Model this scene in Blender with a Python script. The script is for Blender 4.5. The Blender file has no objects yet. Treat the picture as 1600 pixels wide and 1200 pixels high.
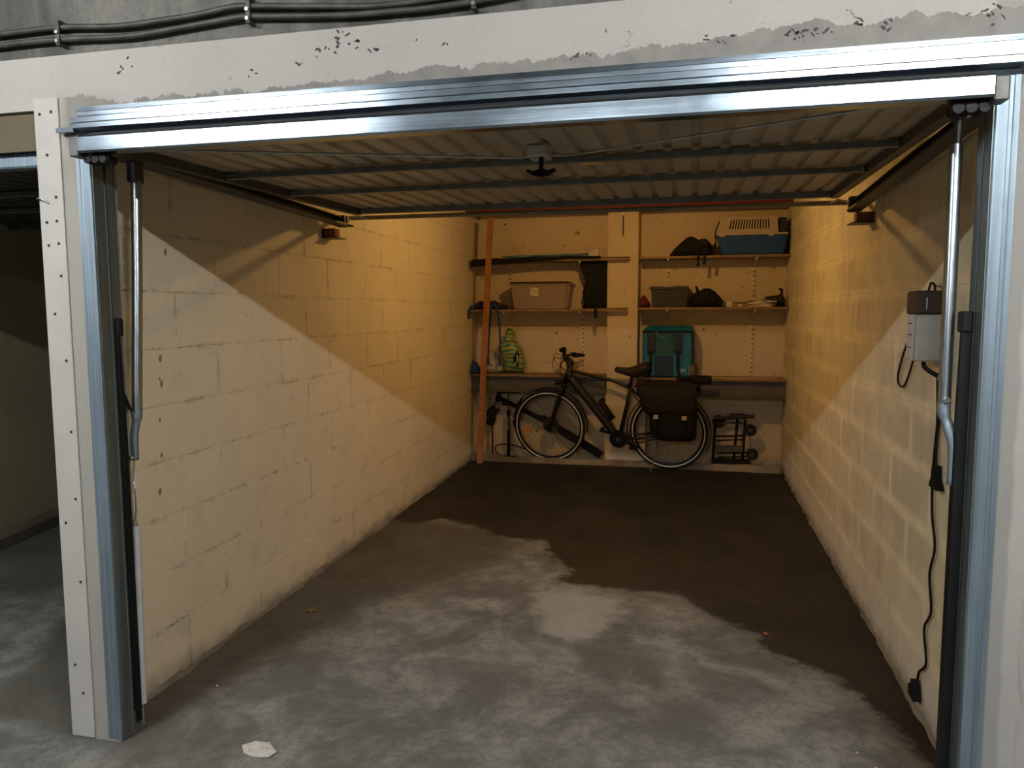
import bpy, bmesh, math, random
from math import sin, cos, pi, radians
from mathutils import Vector, Matrix, noise, Euler
random.seed(7)
S = bpy.context.scene
COL = S.collection

# ------------------------------------------------------------------ camera, world, exposure
cam_d = bpy.data.cameras.new('camera'); cam = bpy.data.objects.new('camera', cam_d); COL.objects.link(cam)
S.camera = cam
_yaw, _pit, _rol = 0.2334, 0.0957, -0.0035
f_ = Vector((-sin(_yaw)*cos(_pit), cos(_yaw)*cos(_pit), -sin(_pit)))
r_ = Vector((cos(_yaw), sin(_yaw), 0)); u_ = r_.cross(f_)
r2 = r_*cos(_rol)+u_*sin(_rol); u2 = u_*cos(_rol)-r_*sin(_rol)
m = Matrix.Identity(4)
for i in range(3):
    m[i][0] = r2[i]; m[i][1] = u2[i]; m[i][2] = -f_[i]
m.translation = Vector((2.0114, -2.1036, 1.4776))
cam.matrix_world = m
cam_d.sensor_width = 36; cam_d.lens = 1178.0/1600*36; cam_d.clip_start = 0.05
S.view_settings.view_transform = 'Standard'; S.view_settings.look = 'None'
S.view_settings.gamma = 1; S.view_settings.use_curve_mapping = False
S.view_settings.exposure = 1.2
W = bpy.data.worlds.new('world'); S.world = W; W.use_nodes = True
W.node_tree.nodes['Background'].inputs[0].default_value = (0.62, 0.72, 0.8, 1)
W.node_tree.nodes['Background'].inputs[1].default_value = 0.03
TUBE_E = 230.0          # emission of the corridor fluorescent tubes
LAMP_W = 15.5          # warm garage lamp

# ------------------------------------------------------------------ materials
def lin(c):
    return tuple((x/12.92 if x <= .04045 else ((x+.055)/1.055)**2.4) for x in c)
def rgb(r, g, b): return lin((r/255, g/255, b/255))
class NT:
    def __init__(s, name):
        s.m = bpy.data.materials.new(name); s.m.use_nodes = True
        s.t = s.m.node_tree; s.b = s.t.nodes['Principled BSDF']
    def n(s, typ, **kw):
        nd = s.t.nodes.new(typ)
        for k, v in kw.items():
            if k.startswith('i_'):
                key = k[2:]; key = int(key) if key.isdigit() else key.replace('_', ' ')
                s.lk(nd.inputs[key], v)
            else: setattr(nd, k, v)
        return nd
    def lk(s, inp, v):
        if isinstance(v, bpy.types.NodeSocket): s.t.links.new(v, inp)
        elif isinstance(v, bpy.types.Node): s.t.links.new(v.outputs[0], inp)
        else:
            if isinstance(v, tuple) and len(v) == 3 and len(inp.default_value) == 4: v = v+(1,)
            inp.default_value = v
    def math(s, op, a, b=0.0, c=0.0, clamp=False):
        nd = s.t.nodes.new('ShaderNodeMath'); nd.operation = op; nd.use_clamp = clamp
        s.lk(nd.inputs[0], a); s.lk(nd.inputs[1], b); s.lk(nd.inputs[2], c); return nd.outputs[0]
    def noise(s, vec, scale, detail=4, rough=.55, dist=0):
        nd = s.n('ShaderNodeTexNoise'); s.lk(nd.inputs['Vector'], vec)
        nd.inputs['Scale'].default_value = scale; nd.inputs['Detail'].default_value = detail
        nd.inputs['Roughness'].default_value = rough; nd.inputs['Distortion'].default_value = dist
        return nd.outputs[0]
    def ramp(s, fac, a, b, lo=0.0, hi=1.0):
        nd = s.n('ShaderNodeMapRange'); nd.interpolation_type = 'SMOOTHSTEP'
        s.lk(nd.inputs[0], fac); nd.inputs[1].default_value = a; nd.inputs[2].default_value = b
        nd.inputs[3].default_value = lo; nd.inputs[4].default_value = hi; return nd.outputs[0]
    def mix(s, fac, a, b):
        nd = s.n('ShaderNodeMix'); nd.data_type = 'RGBA'
        s.lk(nd.inputs[0], fac); s.lk(nd.inputs[6], a); s.lk(nd.inputs[7], b); return nd.outputs[2]
    def pos(s): return s.n('ShaderNodeNewGeometry').outputs['Position']
    def objc(s): return s.n('ShaderNodeTexCoord').outputs['Object']
    def scaled(s, vec, sc):
        nd = s.n('ShaderNodeMapping'); s.lk(nd.inputs[0], vec); nd.inputs[3].default_value = sc; return nd.outputs[0]
    def bump(s, h, strength=.3, dist=.01):
        nd = s.n('ShaderNodeBump'); nd.inputs['Strength'].default_value = strength
        nd.inputs['Distance'].default_value = dist; s.lk(nd.inputs['Height'], h)
        s.t.links.new(nd.outputs[0], s.b.inputs['Normal'])
    def col(s, c): s.lk(s.b.inputs['Base Color'], c)
    def set(s, rough=.5, metal=0.0, **kw):
        s.lk(s.b.inputs['Roughness'], rough); s.lk(s.b.inputs['Metallic'], metal)
        for k, v in kw.items(): s.lk(s.b.inputs[k.replace('_', ' ')], v)
        return s.m

def simple(name, c, rough=.55, metal=0.0, var=.18, sc=18, bumpv=.15, bd=.003, **kw):
    t = NT(name); p = t.objc(); n = t.noise(p, sc)
    dark = tuple(x*(1-var) for x in c); lite = tuple(min(1, x*(1+var)) for x in c)
    t.col(t.mix(t.ramp(n, .3, .7), dark, lite))
    if bumpv: t.bump(t.noise(p, sc*4), bumpv, bd)
    return t.set(rough, metal, **kw)

def wall_mat(name, base, dirt, joint=0, spots=.2):
    """painted block wall; joint=1 dark flecks along the joints, joint=2 smeared pale mortar"""
    t = NT(name); p = t.pos()
    big = t.noise(p, 1.3, 5, .6); mid = t.noise(p, 7, 5, .6); fine = t.noise(p, 60, 3, .6)
    c = t.mix(t.ramp(big, .35, .7, 0, .4), base, dirt)
    c = t.mix(t.ramp(mid, .5, .78, 0, .25), c, tuple(x*.75 for x in dirt))
    c = t.mix(t.ramp(fine, .3, .75, 0, .16), c, tuple(x*.7 for x in base))
    sep = t.n('ShaderNodeSeparateXYZ', i_0=p)
    z = sep.outputs[2]
    # distance to the nearest course line, with a little waviness
    zz = t.math('ADD', z, t.math('MULTIPLY', t.math('SUBTRACT', t.noise(p, 3, 2), .5), .012))
    fr = t.math('FRACT', t.math('ADD', t.math('DIVIDE', t.math('SUBTRACT', zz, .0025), .2225), .5))
    d = t.math('MULTIPLY', t.math('ABSOLUTE', t.math('SUBTRACT', fr, .5)), .2225)
    row = t.math('FLOOR', t.math('DIVIDE', t.math('SUBTRACT', zz, .0025), .2225))
    par = t.math('FRACT', t.math('DIVIDE', row, 2.0))
    yv = t.math('SUBTRACT', t.math('SUBTRACT', sep.outputs[1], .545), t.math('MULTIPLY', par, .555))
    yv = t.math('ADD', yv, t.math('MULTIPLY', t.math('SUBTRACT', t.noise(p, 5, 2), .5), .012))
    dy = t.math('MULTIPLY', t.math('ABSOLUTE', t.math('SUBTRACT', t.math('FRACT', t.math('ADD', t.math('DIVIDE', yv, .5565), .5)), .5)), .5565)
    if joint == 1:
        m1 = t.ramp(t.math('MINIMUM', d, dy), .0065, .0012); n1 = t.ramp(t.noise(p, 19, 6, .8), .47, .62)
        n2 = t.ramp(t.noise(p, 2.3, 4, .6), .40, .62)
        c = t.mix(t.math('MULTIPLY', t.math('MULTIPLY', m1, n1), t.math('MULTIPLY', n2, .8)), c, (.06, .055, .045))
        n3 = t.ramp(t.noise(p, 9, 5, .7), .5, .62, 0, .5)
        c = t.mix(t.math('MULTIPLY', t.ramp(t.math('MINIMUM', d, dy), .022, .004), n3), c, tuple(x*.72 for x in dirt))
        sm = t.math('MULTIPLY', t.ramp(t.noise(t.scaled(p, (1, 1, 1.4)), 3.1, 6, .7), .58, .72), t.ramp(t.noise(p, 40, 3, .7), .4, .65))
        c = t.mix(t.math('MULTIPLY', sm, .45), c, (.33, .32, .29))
    if joint == 2:
        m1 = t.ramp(d, .05, .012); w = t.ramp(t.noise(p, 5, 4, .6), .3, .62)
        c = t.mix(t.math('MULTIPLY', t.math('MULTIPLY', m1, w), .5), c, tuple(min(1, x*1.25) for x in base))
        vj = t.ramp(dy, .030, .008)
        c = t.mix(t.math('MULTIPLY', t.math('MULTIPLY', vj, w), .55), c, tuple(min(1, x*1.2) for x in base))
        bl = t.ramp(t.noise(t.scaled(p, (1, 1.1, 1.8)), 1.9, 4, .6), .45, .65, 0, .4)
        c = t.mix(t.math('MULTIPLY', bl, t.ramp(t.math('MINIMUM', d, dy), .01, .04)), c, (.42, .37, .29))
        ef = t.ramp(t.math('ADD', z, t.math('MULTIPLY', t.noise(t.scaled(p, (1, 8, 1.2)), 2.5, 5, .65), -.7)), -.06, -.26, 0, .7)
        c = t.mix(ef, c, (.72, .67, .60))
        st = t.ramp(t.noise(t.scaled(p, (1, 3.5, .9)), 2.2, 5, .65), .45, .72, 0, .3)
        c = t.mix(st, c, tuple(x*.7 for x in dirt))
    # dark freckles and rusty specks, damp line near the floor
    sp = t.ramp(t.noise(p, 24 if spots < .9 else 15, 6, .7), .66 if spots < .9 else .62, .74 if spots < .9 else .70)
    c = t.mix(t.math('MULTIPLY', sp, spots), c, (.07, .05, .03))
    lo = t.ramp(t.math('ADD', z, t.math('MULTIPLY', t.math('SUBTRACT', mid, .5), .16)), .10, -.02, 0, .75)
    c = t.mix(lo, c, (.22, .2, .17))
    t.col(c); t.bump(t.math('ADD', t.math('MULTIPLY', fine, .6), t.noise(p, 140, 2)), .35, .004)
    return t.set(.85)

M = {}
CREAM = (.83, .745, .555); DIRT = (.66, .585, .43)
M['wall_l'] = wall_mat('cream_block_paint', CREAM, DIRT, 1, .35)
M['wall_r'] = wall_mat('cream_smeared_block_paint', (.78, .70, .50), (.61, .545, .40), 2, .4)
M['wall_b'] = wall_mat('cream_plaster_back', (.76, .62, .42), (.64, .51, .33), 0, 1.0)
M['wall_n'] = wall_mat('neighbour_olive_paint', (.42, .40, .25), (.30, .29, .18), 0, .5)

def front_mat():
    t = NT('white_plaster_front'); p = t.pos(); sep = t.n('ShaderNodeSeparateXYZ', i_0=p)
    x, z = sep.outputs[0], sep.outputs[2]
    big = t.noise(p, 2.2, 5, .6); mid = t.noise(p, 9, 6, .65); fine = t.noise(p, 70, 4, .6)
    c = t.mix(t.ramp(big, .35, .7, 0, .5), (0.396, 0.389, 0.363), (0.330, 0.323, 0.300))
    c = t.mix(t.ramp(fine, .35, .75, 0, .15), c, (0.251, 0.244, 0.224))
    # flaked paint: grey mortar shows in a ragged band just above the steel header
    edge = t.math('ADD', z, t.math('ADD', t.math('MULTIPLY', t.math('SUBTRACT', t.noise(p, 3.0, 6, .62), .5), .15), t.math('MULTIPLY', t.math('SUBTRACT', t.noise(t.scaled(p, (1, 1, .5)), 24, 5, .7), .5), .06)))
    edge = t.math('SUBTRACT', edge, t.math('MULTIPLY', t.ramp(x, 1.2, 2.6), .045))
    band = t.ramp(edge, 2.152, 2.147)
    inx = t.ramp(x, .02, .05)
    low = t.ramp(z, 2.0, 2.02)
    band = t.math('MULTIPLY', t.math('MULTIPLY', band, inx), low)
    mort = t.mix(t.ramp(mid, .35, .7), (0.238, 0.228, 0.211), (0.178, 0.172, 0.162))
    c = t.mix(band, c, mort)
    # blistered chips
    ch = t.math('MULTIPLY', t.ramp(t.noise(p, 17, 7, .72, .6), .635, .66), t.ramp(t.noise(p, 2.4, 2), .5, .62))
    ch = t.math('MULTIPLY', ch, t.ramp(z, 2.05, 2.12))
    c = t.mix(ch, c, (0.073, 0.069, 0.063))
    # grey filler along the steel jambs
    nx = t.math('MULTIPLY', t.math('SUBTRACT', t.noise(p, 6, 4), .5), .03)
    fl = t.math('MULTIPLY', t.ramp(t.math('ADD', x, nx), 2.812, 2.800), t.ramp(x, 2.7, 2.72))
    c = t.mix(t.math('MULTIPLY', fl, .7), c, (0.244, 0.238, 0.224))
    fl2 = t.math('MULTIPLY', t.ramp(x, .010, .014), t.ramp(x, .3, .2))
    c = t.mix(t.math('MULTIPLY', t.math('MULTIPLY', fl2, t.ramp(z, 2.2, 2.1)), .55), c, (0.238, 0.224, 0.198))
    gr = t.ramp(t.math('ADD', z, t.math('MULTIPLY', mid, .3)), .3, .02, 0, .5)
    c = t.mix(gr, c, (.3, .29, .27))
    t.col(c)
    t.bump(t.math('SUBTRACT', t.math('ADD', t.math('MULTIPLY', mid, .8), t.math('MULTIPLY', fine, .3)), t.math('ADD', ch, t.math('MULTIPLY', band, .6))), .5, .008)
    return t.set(.8)
M['front'] = front_mat()
M['blister'] = simple('flaked_dark_spot', (.05, .048, .042), .9)

def conc_mat(name, a, b, streak=False):
    t = NT(name); p = t.pos()
    q = t.scaled(p, (3.5, 3.5, .7)) if streak else p
    big = t.noise(q, 1.6, 6, .62, .4); fine = t.noise(p, 45, 5, .65)
    c = t.mix(t.ramp(big, .33, .68), a, b); c = t.mix(t.ramp(fine, .4, .75, 0, .35), c, tuple(x*.55 for x in a))
    t.col(c); t.bump(t.math('ADD', big, fine), .4, .006); return t.set(.9)
M['upper'] = conc_mat('weathered_concrete', (0.060, 0.060, 0.054), (0.168, 0.165, 0.150), True)
M['ceiling'] = conc_mat('ceiling_concrete', (.30, .27, .21), (.4, .36, .29))

def floor_mat():
    t = NT('stained_concrete_floor'); p = t.pos()
    a = t.n('ShaderNodeAttribute', attribute_name='stain'); av = t.n('ShaderNodeSeparateColor', i_0=a.outputs[0])
    n1 = t.noise(p, 2.4, 8, .68, .5); n2 = t.noise(p, 11, 7, .7); n3 = t.noise(p, 90, 4, .7)
    wob = t.math('MULTIPLY', t.math('SUBTRACT', t.noise(p, 5, 10, .78), .5), .5)
    damp = t.ramp(t.math('ADD', av.outputs[0], wob), .47, .56)
    dampsoft = t.ramp(t.math('ADD', av.outputs[0], wob), .36, .56)
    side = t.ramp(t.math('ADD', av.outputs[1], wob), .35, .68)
    pale = t.ramp(t.math('ADD', av.outputs[2], t.math('MULTIPLY', wob, 2.2)), .40, .72)
    grey = t.mix(t.ramp(n1, .40, .62), (.118, .117, .104), (.255, .254, .232))
    grey = t.mix(t.ramp(t.noise(p, 26, 6, .75), .52, .66, 0, .45), grey, (.085, .08, .072))
    grey = t.mix(t.ramp(n2, .42, .7, 0, .7), grey, (0.094, 0.090, 0.081))
    grey = t.mix(t.ramp(n2, .62, .8, 0, .5), grey, (0.331, 0.324, 0.302))
    grey = t.mix(t.ramp(n3, .54, .68, 0, .6), grey, (.09, .085, .075))
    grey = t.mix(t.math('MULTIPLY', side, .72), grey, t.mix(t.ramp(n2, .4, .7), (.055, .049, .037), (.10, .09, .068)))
    wet = t.mix(t.ramp(n1, .38, .66), (.0075, .0062, .005), (.022, .0175, .0125))
    wet = t.mix(t.ramp(n2, .58, .75, 0, .35), wet, (0.054, 0.042, 0.030))
    c = t.mix(t.math('MULTIPLY', pale, .75), grey, (0.360, 0.349, 0.331))
    c = t.mix(t.math('MULTIPLY', dampsoft, .3), c, (.06, .05, .04))
    wet = t.mix(t.ramp(t.noise(t.scaled(p, (1, 1.6, 1)), 1.5, 8, .7, 1.0), .55, .68, 0, .55), wet, (.050, .038, .028))
    c = t.mix(damp, c, wet)
    t.col(c)
    t.bump(t.math('ADD', t.math('MULTIPLY', n3, .35), t.math('MULTIPLY', n2, .9)), .45, .008)
    r = t.math('SUBTRACT', .82, t.math('MULTIPLY', damp, .18))
    return t.set(r)
M['floor'] = floor_mat()

def galv(name, c, rough=.36, axis=0, met=1.0, streaks=.25):
    t = NT(name); p = t.objc(); sc = [60, 60, 60]; sc[axis] = 1.2
    n = t.noise(t.scaled(p, tuple(sc)), 1.6, 5, .6); sp = t.noise(p, 22, 4, .6)
    c2 = t.mix(t.ramp(n, .35, .65, 0, 1), tuple(x*(1-streaks) for x in c), c)
    c2 = t.mix(t.ramp(sp, .5, .8, 0, .3), c2, tuple(x*.6 for x in c))
    t.col(c2); t.bump(n, .12, .002)
    return t.set(t.math('ADD', rough-.06, t.math('MULTIPLY', sp, .14)), met)
M['header'] = galv('galvanised_header', (.36, .45, .54), .21, 0)
M['jamb'] = galv('galvanised_jamb', (.30, .385, .46), .5, 2, .75)
M['jambdark'] = galv('jamb_return_steel', (.22, .27, .28), .5, 2, .8)
M['pole'] = galv('zinc_pole', (0.480, 0.544, 0.592), .30, 2)
M['stile'] = simple('dark_galvanised_steel', (.10, .10, .098), .5, .6)
M['beam'] = simple('grey_zinc_beam', (.20, .21, .205), .45, .7)
M['rod'] = simple('zinc_strip', (.55, .56, .53), .45, .5)
M['skin'] = simple('door_sheet_beige', (0.418, 0.367, 0.281), .5, .15, .1, 6, .05)
M['skindark'] = simple('dark_unlit_sheet', (.05, .045, .04), .7)  # neighbour's door sheet with its shade put into the base colour
M['black'] = simple('black_plastic', (.006, .0065, .007), .6, Specular_IOR_Level=.25)
M['rubber'] = simple('black_rubber', (.012, .012, .012), .75)
M['bikepaint'] = simple('matt_black_frame', (.026, .023, .020), .38, .3, .1)
M['blackcloth'] = simple('black_cloth', (.007, .0065, .0065), .9, 0, .35, 12, .5, .01)
M['brownblack'] = simple('brown_black_canvas', (.016, .011, .009), .85, 0, .3, 30, .5, .004)
M['saddle'] = simple('worn_saddle', (.028, .022, .018), .6)
M['reflect'] = simple('reflective_band', (.86, .93, 1.0), .3, 0, .05)
M['steel'] = simple('bright_steel', (.5, .5, .48), .3, .9)
M['rustrod'] = simple('dull_rod', (.16, .11, .07), .6, .3)
M['spoke'] = simple('spoke_steel', (.09, .09, .09), .4, .8)
M['white'] = simple('white_plastic', (0.576, 0.584, 0.592), .4, 0, .05)
M['junction'] = simple('pale_grey_box', (0.375, 0.390, 0.375), .5, 0, .08)
M['plate'] = simple('white_painted_plate', (0.422, 0.416, 0.389), .6, 0, .06, 5)
M['hole'] = simple('dark_hole', (.02, .02, .018), .9)
M['pipe'] = simple('dirty_conduit', (0.051, 0.054, 0.047), .55, .2, .3, 20)
M['wood'] = simple('orange_pine', (.42, .17, .055), .7, 0, .2, 8)
M['shelf'] = simple('raw_shelf_board', (.30, .19, .095), .75, 0, .2, 8)
M['darkwood'] = simple('dark_board', (.10, .055, .03), .75, 0, .2, 8)
M['redwood'] = simple('red_brown_block', (.20, .06, .03), .7)
M['redbeam'] = simple('red_oxide_beam', (.15, .012, .012), .7, 0, .2)
M['greybeam'] = simple('grey_steel_beam', (.125, .115, .10), .65, .2, .2, 6)
M['upright'] = simple('ivory_upright', (.78, .70, .56), .5)
M['totebox'] = simple('smoky_plastic_box', (.32, .245, .185), .35, 0, .06, 5)
M['lid'] = simple('dark_brown_lid', (.03, .02, .015), .4)
M['paper'] = simple('white_paper', (.66, .60, .54), .8, 0, .06)
M['blueplastic'] = simple('blue_plastic', (.008, .07, .25), .4, 0, .05)
M['ivory'] = simple('ivory_plastic', (.55, .46, .35), .45, 0, .05)
M['crate'] = simple('dark_grey_crate', (.032, .032, .034), .5)
M['bluelid'] = simple('blue_grey_lid', (.06, .08, .16), .5)
M['teal'] = simple('teal_tarpaulin', (.005, .145, .27), .4, 0, .2, 10, .5, .01)
M['tealdark'] = simple('dark_teal_panel', (.012, .085, .11), .6, 0, .2, 10, .4)
M['navy'] = simple('navy_mesh', (.012, .04, .095), .7)
M['strapgrey'] = simple('slate_strap', (.02, .032, .055), .8)
M['bluebag'] = simple('blue_bag_cloth', (.012, .055, .20), .55, 0, .3, 10, .4)
M['darkblue'] = simple('dark_blue_cloth', (.008, .018, .05), .6, 0, .3, 10, .4)
M['whitebag'] = simple('crumpled_pale_bag', (.66, .60, .52), .5, 0, .25, 25, .9, .02)
M['red'] = simple('dark_red_cloth', (.12, .015, .012), .8)
M['orange'] = simple('amber_reflector', (.95, .28, .01), .25)
M['yellow'] = simple('yellow_sticker', (.75, .50, .04), .6)
M['leaf'] = simple('dry_leaf', (.22, .15, .05), .8)
M['leaf2'] = simple('orange_leaf', (.42, .14, .03), .8)
M['chip'] = simple('pale_paint_chip', (.58, .57, .53), .8, 0, .1)
M['glue'] = simple('yellow_glue', (.36, .25, .05), .5)
M['ply'] = simple('brown_fascia', (0.096, 0.078, 0.045), .8, 0, .12, 5)
M['buckle'] = simple('ivory_buckle', (.62, .55, .42), .4)
M['skyblue'] = simple('blue_white_film', (.10, .20, .26), .5, 0, .6, 14)
def stripes():
    t = NT('yellow_teal_stripes'); p = t.objc()
    w = t.n('ShaderNodeTexWave', wave_type='BANDS', bands_direction='Z'); t.lk(w.inputs[0], p)
    w.inputs['Scale'].default_value = 7.5; w.inputs['Distortion'].default_value = 7.0; w.inputs['Detail'].default_value = 1
    w.inputs['Detail Scale'].default_value = 1.2
    c = t.mix(t.ramp(w.outputs[1], .45, .55), (.42, .38, .02), (.05, .25, .20))
    t.col(c); t.bump(t.noise(p, 14, 4), .6, .02); return t.set(.35)
M['stripes'] = stripes()
M['tube'] = bpy.data.materials.new('fluorescent'); M['tube'].use_nodes = True
_b = M['tube'].node_tree.nodes['Principled BSDF']
_b.inputs['Emission Color'].default_value = (.99, .985, .955, 1); _b.inputs['Emission Strength'].default_value = TUBE_E

# ------------------------------------------------------------------ mesh helpers
class MB:
    def __init__(s): s.b = bmesh.new()
    def box(s, a, b, rot=None, c=None, bev=0.0):
        a = Vector(a); b = Vector(b); cen = (a+b)/2; d = b-a
        g = bmesh.ops.create_cube(s.b, size=1)['verts']
        for v in g: v.co = Vector((v.co.x*d.x, v.co.y*d.y, v.co.z*d.z))
        if bev:
            es = list({e for v in g for e in v.link_edges})
            r = bmesh.ops.bevel(s.b, geom=es, offset=bev, segments=1, affect='EDGES')
            g = list({v for f in r['faces'] for v in f.verts} | {v for v in g if v.is_valid})
        for v in g:
            if rot is not None: v.co = rot @ v.co
            v.co += cen
        return s
    def prism(s, pts, axis, a, b):
        """polygon pts (2D) extruded along axis from a to b"""
        def mk(p, h):
            return {0: (h, p[0], p[1]), 1: (p[0], h, p[1]), 2: (p[0], p[1], h)}[axis]
        v1 = [s.b.verts.new(mk(p, a)) for p in pts]; v2 = [s.b.verts.new(mk(p, b)) for p in pts]
        s.b.faces.new(v1); s.b.faces.new(v2[::-1]); n = len(pts)
        for i in range(n): s.b.faces.new((v1[i], v2[i], v2[(i+1) % n], v1[(i+1) % n]))
        return s
    def tube(s, pts, r, n=10, closed=False, caps=True):
        pts = [Vector(p) for p in pts]; k = len(pts); rings = []
        rr = r if isinstance(r, (list, tuple)) else [r]*k
        prev = None
        for i, p in enumerate(pts):
            if closed: t = pts[(i+1) % k]-pts[i-1]
            else: t = pts[min(i+1, k-1)]-pts[max(i-1, 0)]
            t.normalize()
            if prev is None:
                up = Vector((0, 0, 1)) if abs(t.z) < .9 else Vector((0, 1, 0))
                u = t.cross(up).normalized()
            else:
                u = (prev-t*prev.dot(t)).normalized()
            prev = u; w = t.cross(u)
            q = rr[i]; q = q if isinstance(q, tuple) else (q, q)
            rings.append([s.b.verts.new(p+u*(q[0]*cos(2*pi*j/n))+w*(q[1]*sin(2*pi*j/n))) for j in range(n)])
        for i in range(k if closed else k-1):
            A = rings[i]; B = rings[(i+1) % k]
            for j in range(n): s.b.faces.new((A[j], A[(j+1) % n], B[(j+1) % n], B[j]))
        if caps and not closed: s.b.faces.new(rings[0][::-1]); s.b.faces.new(rings[-1])
        return s
    def torus(s, c, R, r, axis=1, n=48, k=8, a0=0, a1=2*pi):
        c = Vector(c); full = abs(a1-a0-2*pi) < 1e-6
        num = n if full else n+1; pts = []
        for i in range(num):
            a = a0+(a1-a0)*i/n
            o = {0: (0, cos(a), sin(a)), 1: (cos(a), 0, sin(a)), 2: (cos(a), sin(a), 0)}[axis]
            pts.append(c+Vector(o)*R)
        return s.tube(pts, r, k, closed=full)
    def strip(s, pts, w, th):
        """flat ribbon through pts, width vector w, thickness vector th"""
        w = Vector(w)/2; th = Vector(th)/2; rings = []
        for p in pts:
            p = Vector(p); rings.append([s.b.verts.new(p+a*w+b*th) for a, b in ((-1, -1), (1, -1), (1, 1), (-1, 1))])
        for A, B in zip(rings, rings[1:]):
            for j in range(4): s.b.faces.new((A[j], A[(j+1) % 4], B[(j+1) % 4], B[j]))
        s.b.faces.new(rings[0][::-1]); s.b.faces.new(rings[-1]); return s
    def disc(s, c, r, h, axis=1, n=20):
        c = Vector(c); d = {0: Vector((1, 0, 0)), 1: Vector((0, 1, 0)), 2: Vector((0, 0, 1))}[axis]
        return s.tube([c-d*h/2, c+d*h/2], r, n)
    def inflate(s, poly, y0, depth, rings=6, amp=.008, fr=14, sub=3, flat=0.0):
        """closed bag grown from a silhouette (x, z): bulges to both sides of y0"""
        pl = []
        for i in range(len(poly)):
            a = Vector(poly[i]); b = Vector(poly[(i+1) % len(poly)])
            for k in range(sub): pl.append(a.lerp(b, k/sub))
        c = sum(pl, Vector((0, 0)))/len(pl); zmin = min(p.y for p in pl)
        def ring(f, sgn):
            out = []
            for p in pl:
                q = c+(p-c)*f; y = sgn*depth/2*math.sqrt(max(0, 1-f**3))
                nn = noise.noise(Vector((q.x*fr, sgn*3.1, q.y*fr)))
                e = amp if f < 1 else amp*.4
                z = q.y+nn*e*(0 if q.y-zmin < .004 else 1)
                out.append(s.b.verts.new((q.x+nn*e*.6, y0+y+nn*amp*1.6*(f < 1), z)))
            return out
        R = [1-(i/rings)**1.0*.96 for i in range(rings)]
        o = ring(1.0, 0)
        for sgn in (-1, 1):
            A = o
            for f in R[1:]:
                B = ring(f, sgn)
                for j in range(len(pl)):
                    k = (j+1) % len(pl); s.b.faces.new((A[j], A[k], B[k], B[j]))
                A = B
            s.b.faces.new(A)
        return s
    def build(s, name, mat, parent=None, smooth=False, mod=None):
        bmesh.ops.recalc_face_normals(s.b, faces=s.b.faces[:])
        me = bpy.data.meshes.new(name); s.b.to_mesh(me); s.b.free()
        if isinstance(mat, str): mat = M[mat]
        me.materials.append(mat)
        if smooth:
            for p in me.polygons: p.use_smooth = True
        o = bpy.data.objects.new(name, me); COL.objects.link(o)
        if parent: o.parent = parent
        if smooth == 'auto':
            me.set_sharp_from_angle(angle=radians(35))
        return o
def empty(name, label, cat, loc=(0, 0, 0), group=None, rot=(0, 0, 0)):
    o = bpy.data.objects.new(name, None); COL.objects.link(o); o.location = loc; o.rotation_euler = rot
    o.empty_display_size = .1
    return tag(o, label, cat, group)
def tag(o, label=None, cat=None, group=None, kind=None):
    if label: o['label'] = label
    if cat: o['category'] = cat
    if group: o['group'] = group
    if kind: o['kind'] = kind
    return o
def struct(o): o['kind'] = 'structure'; return o
def base(root, *objs):
    pass

# ================================================================== SETTING
LX0, LK = 0.006, 0.0255          # left wall: x = LX0 - LK*y
XR, D, CZ = 2.856, 5.35, 2.52
# ---- floor
def seg_d(p, a, b):
    ab = (b[0]-a[0], b[1]-a[1]); L = ab[0]**2+ab[1]**2
    t = max(0, min(1, ((p[0]-a[0])*ab[0]+(p[1]-a[1])*ab[1])/L))
    return math.hypot(p[0]-a[0]-ab[0]*t, p[1]-a[1]-ab[1]*t)
def sdist(p, poly):
    ins = False; d = 1e9; n = len(poly)
    for i in range(n):
        a = poly[i]; b = poly[(i+1) % n]
        d = min(d, seg_d(p, a, b))
        if (a[1] > p[1]) != (b[1] > p[1]) and p[0] < (b[0]-a[0])*(p[1]-a[1])/(b[1]-a[1])+a[0]: ins = not ins
    return d if ins else -d
DAMP = [(-.2, 2.85), (.1, 2.81), (.3, 2.92), (.55, 2.84), (.70, 2.68), (.86, 2.60), (1.1, 2.58), (1.2, 2.3), (1.34, 2.06), (1.33, 1.88), (1.62, 1.85), (1.97, 1.82),
        (2.13, 1.56), (2.33, 1.41), (2.43, 1.12), (2.59, 1.04), (2.68, .86), (2.75, .62), (2.82, .45), (3.0, .40), (3.0, 5.6), (-.3, 5.6)]
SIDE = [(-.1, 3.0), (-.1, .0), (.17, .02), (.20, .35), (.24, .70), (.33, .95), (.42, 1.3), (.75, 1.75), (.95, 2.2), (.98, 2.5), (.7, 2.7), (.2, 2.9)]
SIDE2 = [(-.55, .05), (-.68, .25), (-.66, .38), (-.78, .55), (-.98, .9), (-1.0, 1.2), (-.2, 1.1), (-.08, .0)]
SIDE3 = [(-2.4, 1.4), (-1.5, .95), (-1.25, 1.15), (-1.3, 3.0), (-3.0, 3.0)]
PALE = [(1.20, 1.78), (1.45, 1.80), (1.70, 1.70), (1.74, 1.45), (1.62, 1.2), (1.48, 1.12), (1.36, 1.2), (1.25, 1.45)]
PALE2 = [(2.35, .35), (2.7, .38), (2.78, .1), (2.45, .05)]
PALE3 = [(.75, 1.55), (1.2, 1.62), (1.15, 1.38), (.8, 1.3)]
xs = [-8, -6, -5, -4, -3.2]+[-3+.08*i for i in range(34)]+[-.3+.035*i for i in range(99)]+[3.4, 4.5, 6, 8]
ys = [-8, -6, -4, -2.5, -1.5]+[-1+.045*i for i in range(144)]+[5.6, 6]
xs = sorted(set(round(v, 4) for v in xs)); ys = sorted(set(round(v, 4) for v in ys))
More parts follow.
